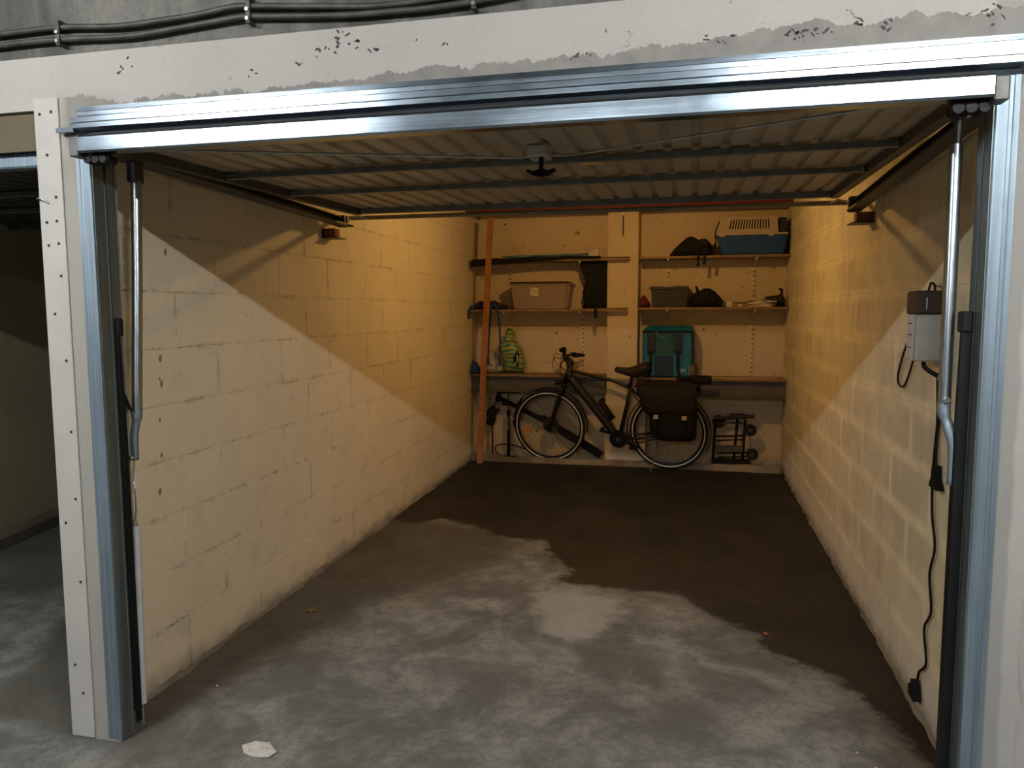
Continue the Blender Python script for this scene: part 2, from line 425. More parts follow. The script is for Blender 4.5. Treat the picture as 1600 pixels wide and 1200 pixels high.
bm = bmesh.new(); cl = bm.loops.layers.float_color.new('stain'); grid = []; att = {}
for y in ys:
    row = []
    for x in xs:
        z = .006*noise.noise(Vector((x*1.7, y*1.7, 0)))+.0025*noise.noise(Vector((x*9, y*9, 3)))-.006
        if x > 3.0 or x < -3 or y < -1: z = -.006
        v = bm.verts.new((x, y, z)); row.append(v)
        p = (x, y)
        inside = -.15 < x < 3
        a = .5+sdist(p, DAMP)*1.5 if inside else 0
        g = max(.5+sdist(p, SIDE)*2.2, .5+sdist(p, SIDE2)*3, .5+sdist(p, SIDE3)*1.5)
        b = max(.5+sdist(p, PALE)*2.5, .5+sdist(p, PALE2)*3, .5+sdist(p, PALE3)*2-.08)
        att[v] = (max(0, min(1, a)), max(0, min(1, g)), max(0, min(1, b)), 1)
    grid.append(row)
for j in range(len(ys)-1):
    for i in range(len(xs)-1):
        fc = bm.faces.new((grid[j][i], grid[j][i+1], grid[j+1][i+1], grid[j+1][i]))
        fc.smooth = True
        for l in fc.loops: l[cl] = att[l.vert]
me = bpy.data.meshes.new('floor'); bm.to_mesh(me); bm.free(); me.materials.append(M['floor'])
fl = bpy.data.objects.new('floor', me); COL.objects.link(fl); struct(fl)

# ---- block walls (each block its own object, shared meshes)
blk_cache = {}
def block_mesh(L, H, th, mat):
    k = (round(L, 3), round(H, 3), mat)
    if k in blk_cache: return blk_cache[k]
    b = MB(); b.box((0, 0, 0), (th, L, H), bev=.002)
    bmesh.ops.recalc_face_normals(b.b, faces=b.b.faces[:])
    me = bpy.data.meshes.new('concrete_block'); b.b.to_mesh(me); b.b.free(); me.materials.append(M[mat])
    blk_cache[k] = me; return me
def block_wall(name, parent, sgn, mat, y0, y1, ztop):
    """blocks in local coords: face at x=0, thickness away from the room (sgn)"""
    z = .0025; r = 0; th = .04
    while z < ztop-.02:
        H = min(.2225, ztop-z)
        off = .545 if r % 2 == 0 else .8225
        cuts = [y0]+[off+.5565*k for k in range(-2, 12) if y0+.03 < off+.5565*k < y1-.03]+[y1]
        for a, c in zip(cuts, cuts[1:]):
            o = bpy.data.objects.new('concrete_block', block_mesh(c-a-.0016, H-.0018, th, mat))
            COL.objects.link(o); o.parent = parent
            j = random.uniform(-.0007, .0007)
            o.location = (j if sgn > 0 else -th+j, a+.0008, z+.0008)
        z += .2225; r += 1
wl = struct(MB().box((-.078, .12, -.02), (-.0025, 5.345, CZ)).build('wall_left', 'wall_l'))
wl.location = (LX0, 0, 0); wl.rotation_euler = (0, 0, math.atan(LK))
block_wall('concrete_block', wl, -1, 'wall_l', .125, 5.34, CZ-.01)
wr = struct(MB().box((.0025, .12, -.02), (.09, 5.345, CZ)).build('wall_right', 'wall_r'))
wr.location = (XR, 0, 0)
block_wall('concrete_block', wr, 1, 'wall_r', .125, 5.34, CZ-.01)
for (yy, zz, s_) in [(.50, 1.715, 1), (.44, 1.30, 1), (.44, 1.20, 1), (.42, 1.06, .7), (.42, .92, .8), (.40, .78, 1), (.43, 1.22, .5)]:
    b = MB(); b.inflate([(-.006*s_, -.014), (.007, -.012), (.010, .004), (.004, .016), (-.005, .012), (-.010, .0)], 0, .004, 3, .001, 30, 2)
    o = b.build('glue_spot', 'glue', wl, True); o.rotation_euler = (0, 0, pi/2); o.location = (.0005, yy, zz); o.scale = (s_, 1, s_)
for (yy, zz) in [(.47, 1.62), (.46, 1.52), (.45, 1.42), (.47, 1.30), (.42, .95), (.42, .82), (.43, .75), (.40, .60), (.41, .45), (.44, 1.08)]:
    b = MB(); b.inflate([(-.006, -.022), (.008, -.018), (.010, .006), (.004, .024), (-.005, .016), (-.010, .0)], 0, .004, 3, .002, 30, 2)
    o = b.build('glue_spot', 'glue', wr, True); o.rotation_euler = (0, 0, pi/2); o.location = (-.0005, yy, zz)

wb = MB().box((-.25, D, -.02), (XR+.12, D+.12, CZ)).build('wall_back', 'wall_b'); struct(wb)
# pillar with its wider sloped plinth
b = MB(); b.box((1.225, 5.13, .0), (1.515, D, CZ-.001), bev=.006); b.build('pillar', 'wall_b', wb)
b = MB(); b.prism([(5.125, 0), (5.125, .58), (5.14, .66), (5.345, .66), (5.345, 0)], 0, 1.215, 1.60)
pb = b.build('plinth', 'wall_b', wb)
ce = MB().box((-.4, .0, CZ), (3.2, 5.5, CZ+.1)).build('ceiling', 'ceiling'); struct(ce)
# low mortar kerb at the foot of the back wall
bm_ = MB(); n = 60; rings = []
for i in range(n+1):
    x = -.13+(XR+.12)*i/n; h = .045+.018*noise.noise(Vector((x*5, 1, 0)))+.012*(x/2.8); yf = 5.060+.012*noise.noise(Vector((x*4, 7, 0)))
    rings.append([bm_.b.verts.new(q) for q in ((x, yf, -.01), (x, yf+.01, h*.75), (x, yf+.03, h), (x, 5.118, h*.9), (x, 5.124, -.01))])
for A, B in zip(rings, rings[1:]):
    for j in range(4): bm_.b.faces.new((A[j], B[j], B[j+1], A[j+1]))
bm_.b.faces.new(rings[0]); bm_.b.faces.new(rings[-1][::-1])
M['kerb'] = conc_mat('pale_mortar_kerb', (.30, .23, .14), (.12, .09, .06))
k = bm_.build('baseboard_back', 'kerb', None, True); struct(k)
# rough mortar fillets along the side walls
for nm, x0, sg in (('baseboard_left', None, 1), ('baseboard_right', XR, -1)):
    bb_ = MB(); rings = []
    for i in range(121):
        y = .15+4.77*i/120; xw = (LX0-LK*y) if sg > 0 else x0
        h = max(.004, .012+.022*noise.noise(Vector((y*6, sg*3, 1)))+.012*noise.noise(Vector((y*25, 2, 1)))); w = max(.006, .014+.018*noise.noise(Vector((y*9, sg*5, 1))))
        rings.append([bb_.b.verts.new(q) for q in ((xw-.003*sg, y, -.01), (xw-.003*sg, y, h), (xw+sg*w*.4, y, h*.5), (xw+sg*w, y, -.01))])
    for A, B in zip(rings, rings[1:]):
        for j in range(3): bb_.b.faces.new((A[j], B[j], B[j+1], A[j+1]))
    bb_.b.faces.new(rings[0]); bb_.b.faces.new(rings[-1])
    struct(bb_.build(nm, 'mort' if 'mort' in M else M.setdefault('mort', conc_mat('rough_mortar', (.30, .26, .20), (.12, .10, .08))), None, True))

# ---- front wall
b = MB()
b.box((-7, 0, 2.135), (-.08, .12, 2.30)); b.box((-.08, 0, 2.06), (6, .12, 2.30))
b.box((-.083, 0, -.02), (.112, .118, 2.06)); b.box((2.724, 0, -.02), (6, .118, 2.06))
bmesh.ops.subdivide_edges(b.b, edges=[e for e in b.b.edges if e.calc_length() > 1], cuts=3)
wf = struct(b.build('wall_front', 'front'))
rc = random.Random(5)
for (cx, cz, sx_, sz_, n_) in [(.266, 2.245, .03, .02, 5), (.70, 2.20, .02, .012, 3), (.94, 2.24, .02, .008, 5), (1.007, 2.252, .03, .028, 11), (1.06, 2.268, .02, .012, 4), (1.11, 2.235, .03, .015, 4), (.86, 2.206, .02, .01, 3),
        (2.10, 2.178, .05, .014, 7), (2.26, 2.178, .05, .014, 12), (2.33, 2.182, .03, .012, 5), (2.40, 2.190, .02, .010, 4), (2.474, 2.18, .02, .012, 4), (2.70, 2.188, .035, .022, 10), (1.72, 2.165, .05, .008, 5), (1.3, 2.23, .1, .03, 3)]:
    for q in range(n_):
        px_, pz_ = rc.gauss(cx, sx_*.6), rc.gauss(cz, sz_*.6); w_, h_ = rc.uniform(.003, .010), rc.uniform(.0015, .0045); an = rc.uniform(-.9, .9)
        b = MB(); pl_ = []
        for k in range(7):
            a_ = 2*pi*k/7; r_k = rc.uniform(.55, 1.3); ex, ez = w_*r_k*cos(a_), h_*r_k*sin(a_)
            pl_.append((px_+ex*cos(an)-ez*sin(an), pz_+ex*sin(an)+ez*cos(an)))
        b.prism(pl_, 1, -.0008, .001); b.build('paint_chip', 'blister', wf)
# uneven thick paint skin on the right pier
b = MB(); rings = []
for i in range(41):
    z = 2.10*i/40; e = 2.825+.02*noise.noise(Vector((z*4, 5, 0)))+.008*noise.noise(Vector((z*20, 5, 0)))+(.02 if z < 1.2 else 0)
    rings.append([b.b.verts.new(q) for q in ((e, .0, z), (e+.006, -.006, z), (3.6, -.007, z), (3.6, .0, z))])
for A, B in zip(rings, rings[1:]):
    for j in range(3): b.b.faces.new((A[j], B[j], B[j+1], A[j+1]))
b.build('paint_skin', 'front', wf)
wu = struct(MB().box((-7, .018, 2.30), (6, .14, 2.95)).build('wall_upper', 'upper'))
struct(MB().box((-7, -8, 2.95), (6, .14, 3.05)).build('ceiling_corridor', 'upper'))
struct(MB().box((-7, -8.1, -.02), (6, -8, 3.0)).build('wall_corridor', 'upper'))
struct(MB().box((6, -8, -.02), (6.1, .14, 3.0)).build('wall_corridor_right', 'upper'))
struct(MB().box((-7.1, -8, -.02), (-7, .14, 3.0)).build('wall_corridor_left', 'upper'))
# neighbour bay
b = MB(); b.box((-.05, 0, -.02), (.05, 5.6, CZ))
wn = struct(b.build('wall_neighbour', 'wall_n')); wn.location = (-1.98, 0, 0); wn.rotation_euler = (0, 0, .215)
b = MB(); b.box((.05, 0, -.02), (.16, 5.6, .085), bev=.02)
kb = b.build('kerb', conc_mat('neighbour_kerb', (.16, .14, .10), (.07, .06, .045)), wn)
struct(MB().box((-3.6, 5.2, -.02), (-.25, 5.3, CZ)).build('wall_neighbour_back', 'wall_n'))
struct(MB().box((-4.5, .13, CZ), (-.4, 5.5, CZ+.1)).build('ceiling_neighbour', 'ceiling'))

# ================================================================== PLATE WITH HOLES
t = empty('corner_plate', 'long white perforated cover plate on the wall end left of the garage opening', 'cover plate', (-.035, 0, 0))
MB().box((-.048, -.006, .0), (.046, -.0005, 2.17), bev=.0015).build('plate', 'plate', t)
for (hx, hz) in [(-.025, 2.12), (.02, 2.125), (-.005, 1.99), (.02, 1.855), (-.022, 1.775), (.018, 1.778), (-.02, 1.70), (.020, 1.705), (.022, 1.60), (-.012, 1.475), (.022, 1.32), (.024, 1.08), (.026, .85), (-.02, .765), (.026, .56), (-.018, .26), (.01, .16)]:
    MB().disc((hx, -.0065, hz), .005, .002, 1, 10).build('screw_hole', 'hole', t)
MB().tube([(-.05, -.012, 1.85), (-.035, -.02, 1.852), (-.018, -.012, 1.843), (-.01, -.008, 1.835)], .003, 6).build('wire_stub', 'steel', t)

# ================================================================== CONDUITS
def curve_pts(pts, n=8):
    out = []; P = [Vector(p) for p in pts]
    for i in range(len(P)-1):
        p0 = P[max(i-1, 0)]; p1 = P[i]; p2 = P[i+1]; p3 = P[min(i+2, len(P)-1)]
        for k in range(n):
            t = k/n
            out.append(.5*((2*p1)+(-p0+p2)*t+(2*p0-5*p1+4*p2-p3)*t*t+(-p0+3*p1-3*p2+p3)*t**3))
    out.append(P[-1]); return out
PIPE_A = [(-1.2, 2.37), (-.19, 2.383), (.045, 2.383), (.247, 2.369), (.409, 2.372), (.543, 2.378), (.653, 2.389), (.715, 2.386), (.945, 2.364), (1.143, 2.349), (1.41, 2.36), (2.2, 2.42), (4.5, 2.46)]
PIPE_B = [(-1.2, 2.33), (-.194, 2.347), (.043, 2.346), (.292, 2.336), (.475, 2.345), (.651, 2.356), (.713, 2.356), (.984, 2.335), (1.143, 2.330), (1.408, 2.334), (2.2, 2.39), (4.5, 2.43)]
for pts, lab in ((PIPE_A, 'upper of two dirty conduits running along the concrete above the garage'), (PIPE_B, 'lower of two dirty conduits running just above the white lintel')):
    o = MB().tube(curve_pts([(x, -.004, z) for x, z in pts], 6), .0095, 8).build('conduit', 'pipe', None, True)
    tag(o, lab, 'pipe', 'conduits above the lintel')
for x, z0, z1, lab in ((.038, 2.325, 2.402, 'metal pipe clamp nearest the white plate, holding both conduits'), (.714, 2.333, 2.41, 'metal pipe clamp above the left part of the header, holding both conduits'), (1.41, 2.31, 2.38, 'rightmost visible pipe clamp, at the top edge of the photo')):
    t = empty('pipe_clamp', lab, 'clamp', (x, 0, (z0+z1)/2), 'conduit clamps'); h = (z1-z0)/2
    MB().box((-.007, -.019, -h), (.007, -.014, h), bev=.001).box((-.006, -.017, -h), (.006, .018, -h+.008)).box((-.006, -.017, h-.008), (.006, .018, h)).build('strap', 'pipe', t)
    MB().disc((0, -.021, -h+.012), .006, .008, 1, 6).disc((0, -.021, 0), .006, .008, 1, 6).build('bolt', 'steel', t)

# ================================================================== DOOR FRAME
t = empty('garage_door_frame', 'galvanised steel frame fixed around the open garage doorway', 'door frame', (0, 0, 0))
b = MB()   # header profile (y, z) with ridges and a projecting lip
prof = [(.0, 2.134), (-.011, 2.132), (-.0120, 2.118), (-.0115, 2.117), (-.0120, 2.116), (-.0120, 2.104), (-.0115, 2.103), (-.0120, 2.102), (-.0122, 2.086), (-.0125, 2.081), (-.030, 2.080), (-.033, 2.076), (-.033, 2.062), (-.030, 2.059), (-.008, 2.057), (-.004, 2.040), (.030, 2.040), (.030, 2.05), (.0, 2.06)]
def hdr(x0, x1, pts): b.prism(pts, 0, x0, x1)
hdr(.088, 2.775, prof)
b.build('header', 'header', t)
MB().box((.022, -.030, 2.052), (.088, -.002, 2.066)).box((.06, -.012, 2.066), (.09, -.001, 2.10)).build('header_end', 'header', t)
MB().box((2.775, -.034, 2.050), (2.785, -.002, 2.078)).build('header_end', 'rod', t)
for sx, x0, x1 in ((1, .067, .118), (-1, 2.770, 2.719)):
    b = MB()
    n_ = [(x0, -.003), (x0+sx*.012, -.003), (x0+sx*.014, -.001), (x0+sx*.022, -.001), (x0+sx*.024, -.003), (x1-sx*.002, -.003), (x1, -.001), (x1, .004), (x0, .004)]
    b.prism(n_, 2, .0 if sx < 0 else .005, 2.05)
    j = b.build('jamb', 'jamb', t)
    MB().box((min(x1, x1+sx*.003), .004, .005), (max(x1, x1+sx*.003), .0495, 2.04)).build('jamb_return', 'jambdark', t)
    MB().box((min(x1, x1+sx*.003), .061, .005), (max(x1, x1+sx*.003), .099, 2.04)).build('jamb_return', 'jambdark', t)
MB().box((.121, .066, .03), (.124, .094, .095)).build('foot_slot', 'black', t)

# ================================================================== UP-AND-OVER DOOR
def zp(y): return 2.022+.015*y
def door(ox, label, detail=True, oy=0.0):
    t = empty('overhead_door', label, 'garage door', (ox, -.1+oy, 1.96))
    O = Vector((ox, -.1, 1.96))
    def B(): return MB()
    def done(b, name, mat, sm=False):
        for v in b.b.verts: v.co -= Vector((0, 0, 0))+Vector((0, -.1, 1.96))
        return b.build(name, mat, t, sm)
    xl, xr = .160, 2.690
    # galvanised bottom rail, front face proud of the frame
    b = B(); b.prism([(-.102, 2.020), (-.105, 2.014), (-.105, 1.973), (-.101, 1.967), (-.06, 1.967), (-.06, 1.975), (-.09, 1.975), (-.09, 2.004), (-.03, 2.004), (-.03, 2.016)], 0, xl+.008, xr-.010)
    done(b, 'bottom_rail', 'header' if detail else 'jamb')
    for x0, x1 in ((xl-.025, xl+.008), (xr-.010, xr+.022)):
        b = B(); b.box((x0, -.104, 1.958), (x1, -.055, 2.014), bev=.003); done(b, 'end_cap', 'black' if not detail else 'stile')
    b = B(); b.box((xl+.01, -.055, 2.0045), (xr-.012, .035, 2.038)); done(b, 'gap_shade_strip', 'rubber')  # added black strip, stands in for the shade between header and rail
    # corrugated skin in sheets; ribs are pressed up out of the flat pans
    P = .0975; nsh = 3; npan = 25
    pts = []; x = xl+.02; i = 0
    while x < xr-.03:
        pts += [(x, 0), (x+P-.034, 0), (x+P-.028, .014), (x+P-.006, .014)]; x += P
    pts.append((min(x, xr-.01), 0))
    seams = [0, 36, 68, len(pts)-1]
    for a, c in zip(seams, seams[1:]):
        b = B(); ys_ = [.03, .63, 1.15, 1.87]; rows = []
        for y in ys_: rows.append([b.b.verts.new((p[0], y, zp(y)+p[1]+.004)) for p in pts[a:c+1]])
        for y in ys_: rows.append([b.b.verts.new((p[0], y, zp(y)+p[1]+.0075)) for p in pts[a:c+1]])
        for q in (0, 4):
            for A_, B_ in zip(rows[q:q+4], rows[q+1:q+4]):
                for j in range(len(A_)-1): b.b.faces.new((A_[j], A_[j+1], B_[j+1], B_[j]))
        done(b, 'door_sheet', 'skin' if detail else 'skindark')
    for x0, x1 in ((xl-.004, xl+.032), (xr-.032, xr+.004)):
        b = B(); inner = x1 if x0 < 1 else x0; so = -1 if x0 < 1 else 1
        yy = [-.06, 1.90]
        vs = []
        for y in yy:
            z = zp(y)
            vs.append([b.b.verts.new(q) for q in ((inner, y, z+.006), (inner, y, z-.030), (inner+so*.036, y, z-.030), (inner+so*.036, y, z+.006))])
        for j in range(4): b.b.faces.new((vs[0][j], vs[0][(j+1) % 4], vs[1][(j+1) % 4], vs[1][j]))
        b.b.faces.new(vs[0]); b.b.faces.new(vs[1][::-1]); done(b, 'stile', 'stile')
    for y, w in ((.63, .022), (1.13, .022), (1.885, .026)):
        b = B(); z = zp(y)
        b.box((xl+.033, y-w/2, z-.026), (xr-.033, y+w/2, z-.003 if y < 1.8 else z+.024), bev=.002)
        b.box((xl+.033, y+w/2, z-.006), (xr-.033, y+w/2+.018, z-.003)); done(b, 'cross_beam', 'beam')
        for bx in (xl+.042, xr-.042):
            b = B(); b.disc((bx, y-w/2-.002, z-.014), .005, .005, 1, 6); done(b, 'bolt', 'steel')
    if detail:
        # lock case, T handle and the two locking rods
        b = B(); b.box((1.465, .41, 1.992), (1.535, .50, 2.030), bev=.003); done(b, 'lock_case', 'rod')
        b = B(); b.tube([(1.510, .44, 1.992), (1.510, .44, 1.948)], [.009, .0065], 10)
        hp = [(1.458, 1.950), (1.464, 1.944), (1.485, 1.932), (1.51, 1.928), (1.535, 1.932), (1.556, 1.944), (1.562, 1.950), (1.556, 1.954), (1.535, 1.948), (1.520, 1.952), (1.500, 1.952), (1.485, 1.948), (1.464, 1.954)]
        b.prism(hp, 1, .430, .450); done(b, 'lock_handle', 'black')
        b = B(); b.strip([(.215, -.05, 1.987), (.26, -.045, 1.986), (1.43, .455, 1.998), (1.462, .47, 2.004)], (0, .017, .008), (0, -.0015, .003)); done(b, 'lock_rod', 'rod')
        b = B(); b.strip([(1.54, .47, 2.004), (1.60, .455, 1.998), (2.58, -.045, 1.986), (2.62, -.055, 1.988)], (0, .017, .008), (0, -.0015, .003)); done(b, 'lock_rod', 'rod')
        b = B(); b.box((1.60, .705, 2.028), (1.68, .79, 2.030)); done(b, 'sticker', 'yellow')
        for gx in (.165, 2.60):
            b = B(); b.box((gx, -.075, 1.945), (gx+.085, -.035, 1.963), bev=.003)
            for q in range(3): b.tube([(gx+.014+.028*q, -.08, 1.952), (gx+.014+.028*q, -.03, 1.952)], .013, 10)
            done(b, 'roller_guide', 'black')
    return t
door(0, 'open up-and-over metal door with ribbed sheets and T handle over the garage entrance')
door(-2.80, 'neighbouring raised metal door, its rail just visible at the far left edge', False, .155)
o = MB().box((-1.93, .018, 2.012), (-.084, .030, 2.1345)).build('fascia_board', 'ply'); tag(o, 'dull brown board closing the gap above the neighbouring door', 'board')
o.location.y = 0

# side tracks with rear brackets
for sx, xa, lab in ((1, .045, 'left dark ceiling track running back beside the raised door'), (-1, 2.805, 'right dark ceiling track running back beside the raised door')):
    W_ = .088 if sx > 0 else .066
    t = empty('door_track', lab, 'track', (xa, .1, 1.99), 'door side tracks')
    b = MB(); vs = []
    for y in (.12, 1.92):
        z = 2.012-.027*y
        vs.append([b.b.verts.new(q) for q in ((xa, y, z+.05), (xa, y, z), (xa+sx*.012, y, z-.002), (xa+sx*W_, y, z-.002), (xa+sx*W_, y, z+.008), (xa+sx*.008, y, z+.010), (xa+sx*.008, y, z+.042), (xa+sx*.045, y, z+.044), (xa+sx*.045, y, z+.05))])
    n_ = 9
    for j in range(n_): b.b.faces.new((vs[0][j], vs[0][(j+1) % n_], vs[1][(j+1) % n_], vs[1][j]))
    b.b.faces.new(vs[0]); b.b.faces.new(vs[1][::-1])
    for v in b.b.verts: v.co -= Vector((xa, .1, 1.99))
    b.build('channel', 'stile', t)
    def loc(b):
        for v in b.b.verts: v.co -= Vector((xa, .1, 1.99))
        return b
    wx = (LX0-LK*1.93+.001) if sx > 0 else XR-.003
    b = loc(MB().box((min(wx, wx+sx*.075), 1.885, 1.905), (max(wx, wx+sx*.075), 1.95, 1.952), bev=.003)); b.build('wood_block', 'redwood', t)
    b = loc(MB().box((min(wx, wx+sx*.10), 1.87, 1.897), (max(wx, wx+sx*.10), 1.985, 1.902)).box((min(wx, wx+sx*.006), 1.87, 1.897), (max(wx, wx+sx*.006), 1.985, 1.95))); b.build('angle_bracket', 'stile', t)
    b = loc(MB().box((xa+sx*.012, 1.86, 1.955), (xa+sx*.06, 1.90, 2.02), bev=.004).disc((xa+sx*.06, 1.90, 2.0), .018, .012, 0, 12)); b.build('roller_bracket', 'stile', t)
    b = loc(MB().tube([(xa+sx*.05, 1.90, 2.0), (xa+sx*.10, 1.98, 2.025), (xa+sx*.12, 2.04, 2.02)], .005, 6)); b.build('link_wire', 'steel', t)
o = MB().tube([(-.045, 2.06, 2.0275), (2.855, 2.06, 2.0195)], .0125, 10).build('spring_bar', 'beam', None, True)
tag(o, 'thin steel cross bar behind the rear edge of the raised door', 'bar')

# balance arms
t = empty('balance_arm', 'left bright zinc pole hanging beside the left jamb', 'pole', (.125, .19, 1.0), 'zinc poles of the door')
O = Vector((.125, .19, 1.0))
def mk(b, name, mat, par, O, sm=False):
    for v in b.b.verts: v.co -= O
    return b.build(name, mat, par, sm)
mk(MB().tube([(.130, .19, 1.93), (.130, .172, 1.6), (.130, .138, 1.14)], .0175, 18), 'arm_tube', 'pole', t, O, 'auto')
mk(MB().tube(curve_pts([(.130, .138, 1.14), (.129, .136, 1.11), (.122, .130, 1.06), (.121, .128, 1.03), (.121, .126, .965)], 5), [(.0175, .0175)]*6+[(.015, .013)]*15, 16), 'elbow', 'jamb', t, O, True)
mk(MB().box((.112, .165, 1.925), (.145, .215, 2.000), bev=.004).disc((.130, .162, 1.945), .007, .006, 1, 6), 'top_bracket', 'stile', t, O)
mk(MB().disc((.131, .118, 1.135), .008, .014, 1, 6), 'bolt', 'steel', t, O); mk(MB().disc((.121, .108, .975), .009, .014, 1, 6), 'bolt', 'steel', t, O)
t = empty('balance_arm', 'right bright zinc pole hanging beside the right jamb', 'pole', (2.68, .14, 1.0), 'zinc poles of the door')
O = Vector((2.68, .14, 1.0))
mk(MB().tube([(2.680, .146, 1.91), (2.676, .125, 1.6), (2.673, .112, 1.23)], .0165, 18), 'arm_tube', 'pole', t, O, 'auto')
mk(MB().tube(curve_pts([(2.673, .112, 1.23), (2.674, .11, 1.20), (2.690, .095, 1.14), (2.695, .090, 1.10), (2.695, .088, 1.015)], 5), [(.0165, .0165)]*6+[(.014, .012)]*15, 16), 'elbow', 'jamb', t, O, True)
mk(MB().tube([(2.682, .148, 1.90), (2.684, .15, 1.985)], .011, 10).box((2.67, .13, 1.975), (2.705, .17, 2.0)), 'top_bracket', 'stile', t, O)
mk(MB().disc((2.673, .092, 1.24), .008, .014, 1, 6), 'bolt', 'steel', t, O)

# black guide strips
t = empty('guide_strip', 'black plastic guide strip standing against the left jamb', 'strip', (.135, .08, .08), 'black guide strips')
O = Vector((.135, .08, .08))
mk(MB().prism([(.060, .08), (.060, 1.40), (.070, 1.40), (.080, 1.06), (.080, .08)], 0, .122, .137), 'strip_body', 'black', t, O)
mk(MB().box((.121, .058, 1.40), (.140, .086, 1.46), bev=.004), 'strip_cap', 'black', t, O)
mk(MB().tube([(.132, .078, 1.20), (.133, .10, 1.15), (.130, .122, 1.14)], .006, 8), 'link', 'black', t, O)
t = empty('guide_strip', 'black plastic guide strip standing against the right jamb', 'strip', (2.70, .08, .0), 'black guide strips')
O = Vector((2.70, .08, .0))
mk(MB().prism([(.060, .0), (.060, 1.42), (.073, 1.42), (.090, 1.06), (.090, .0)], 0, 2.690, 2.714), 'strip_body', 'black', t, O)
mk(MB().box((2.688, .055, 1.42), (2.715, .095, 1.475), bev=.004), 'strip_cap', 'black', t, O)

# white counterweight tube with its cable
t = empty('counterweight_tube', 'white plastic tube with cable hanging below the left zinc pole', 'tube', (.128, .105, .09))
O = Vector((.128, .105, .09))
mk(MB().tube([(.128, .096, .09), (.131, .105, .735)], .0135, 16), 'tube_body', 'white', t, O, 'auto')
mk(MB().tube([(.128, .105, .735), (.126, .105, .755)], [.009, .005], 10), 'tube_end', 'steel', t, O)
mk(MB().tube(curve_pts([(.126, .105, .75), (.134, .105, .80), (.132, .105, .86), (.124, .11, .89), (.121, .118, .93), (.121, .126, .97)], 6), .0028, 6), 'cable', 'steel', t, O, True)

# ================================================================== SOCKET BOX AND CORDS ON THE RIGHT WALL
t = empty('socket_box', 'pale grey surface-mounted socket box on the right wall near the entrance', 'socket box', (XR, .86, 1.295))
O = Vector((XR, .86, 1.295))
mk(MB().box((XR-.088, .76, 1.300), (XR-.001, .80, 1.462), bev=.006), 'housing', 'junction', t, O)
mk(MB().box((XR-.088, .80, 1.300), (XR-.004, .880, 1.462), bev=.004), 'side_cover', 'white', t, O)
for zz in (1.345, 1.39, 1.43): mk(MB().box((XR-.0905, .815, zz), (XR-.0875, .860, zz+.003)), 'cover_mark', 'crate', t, O)
mk(MB().tube(curve_pts([(XR-.05, .80, 1.302), (XR-.048, .795, 1.280), (XR-.03, .775, 1.262), (XR-.015, .76, 1.252)], 5), .008, 8), 'cable_entry', 'black', t, O, True)
t = empty('charger_brick', 'dark brown charger brick resting on top of the socket box, with a looped cord', 'charger', (XR-.03, .86, 1.463))
O = Vector((XR-.03, .86, 1.463))
mk(MB().box((XR-.094, .765, 1.463), (XR-.006, .875, 1.545), bev=.006), 'case', simple('brown_black_case', (.035, .022, .018), .5), t, O)
mk(MB().box((XR-.060, .7635, 1.480), (XR-.056, .7655, 1.52)), 'case_mark', 'rod', t, O)
mk(MB().tube(curve_pts([(XR-.05, .88, 1.53), (XR-.018, .97, 1.525), (XR-.012, 1.003, 1.512), (XR-.010, 1.111, 1.403), (XR-.010, 1.214, 1.31), (XR-.010, 1.285, 1.215), (XR-.010, 1.262, 1.172), (XR-.010, 1.175, 1.185), (XR-.012, 1.067, 1.293), (XR-.012, 1.012, 1.417), (XR-.012, .96, 1.50), (XR-.014, .90, 1.562), (XR-.03, .83, 1.572), (XR-.03, .79, 1.565), (XR-.03, .78, 1.54)], 8), .0042, 8), 'cord', 'black', t, O, True)
t = empty('extension_cord', 'long black power cord wriggling down the right wall to a plug near the floor', 'cord', (XR-.01, .78, .1))
O = Vector((XR-.01, .78, .1))
mk(MB().tube(curve_pts([(XR-.015, .76, 1.255), (XR-.012, .745, 1.10), (XR-.012, .76, .98), (XR-.012, .765, .86), (XR-.012, .75, .76), (XR-.012, .705, .66), (XR-.012, .745, .55), (XR-.012, .71, .43), (XR-.012, .775, .34), (XR-.012, .735, .23), (XR-.012, .81, .16), (XR-.012, .825, .10)], 8), .0048, 8), 'cord', 'black', t, O, True)
mk(MB().tube(curve_pts([(XR-.011, .745, 1.25), (XR-.011, .725, 1.14), (XR-.011, .745, 1.02), (XR-.011, .735, .93), (XR-.011, .73, .89)], 8), .0042, 8), 'second_cord', 'black', t, O, True)
mk(MB().prism([(.665, .868), (.745, .868), (.742, .885), (.728, .90), (.722, .945), (.708, .945), (.700, .90)], 0, XR-.030, XR-.004), 'hanging_plug', 'black', t, O)
mk(MB().prism([(.79, .055), (.855, .058), (.85, .09), (.835, .095), (.83, .125), (.818, .125), (.805, .10)], 0, XR-.034, XR-.006).box((XR-.03, .85, .062), (XR-.012, .875, .088), bev=.002), 'end_plug', 'black', t, O)
o = MB().disc((XR-.010, .735, 1.245), .012, .018, 0, 8).box((XR-.016, .70, 1.237), (XR-.002, .735, 1.252)).build('pipe_clip', 'rod'); tag(o, 'small metal clip on the right wall between socket box and jamb', 'clip')

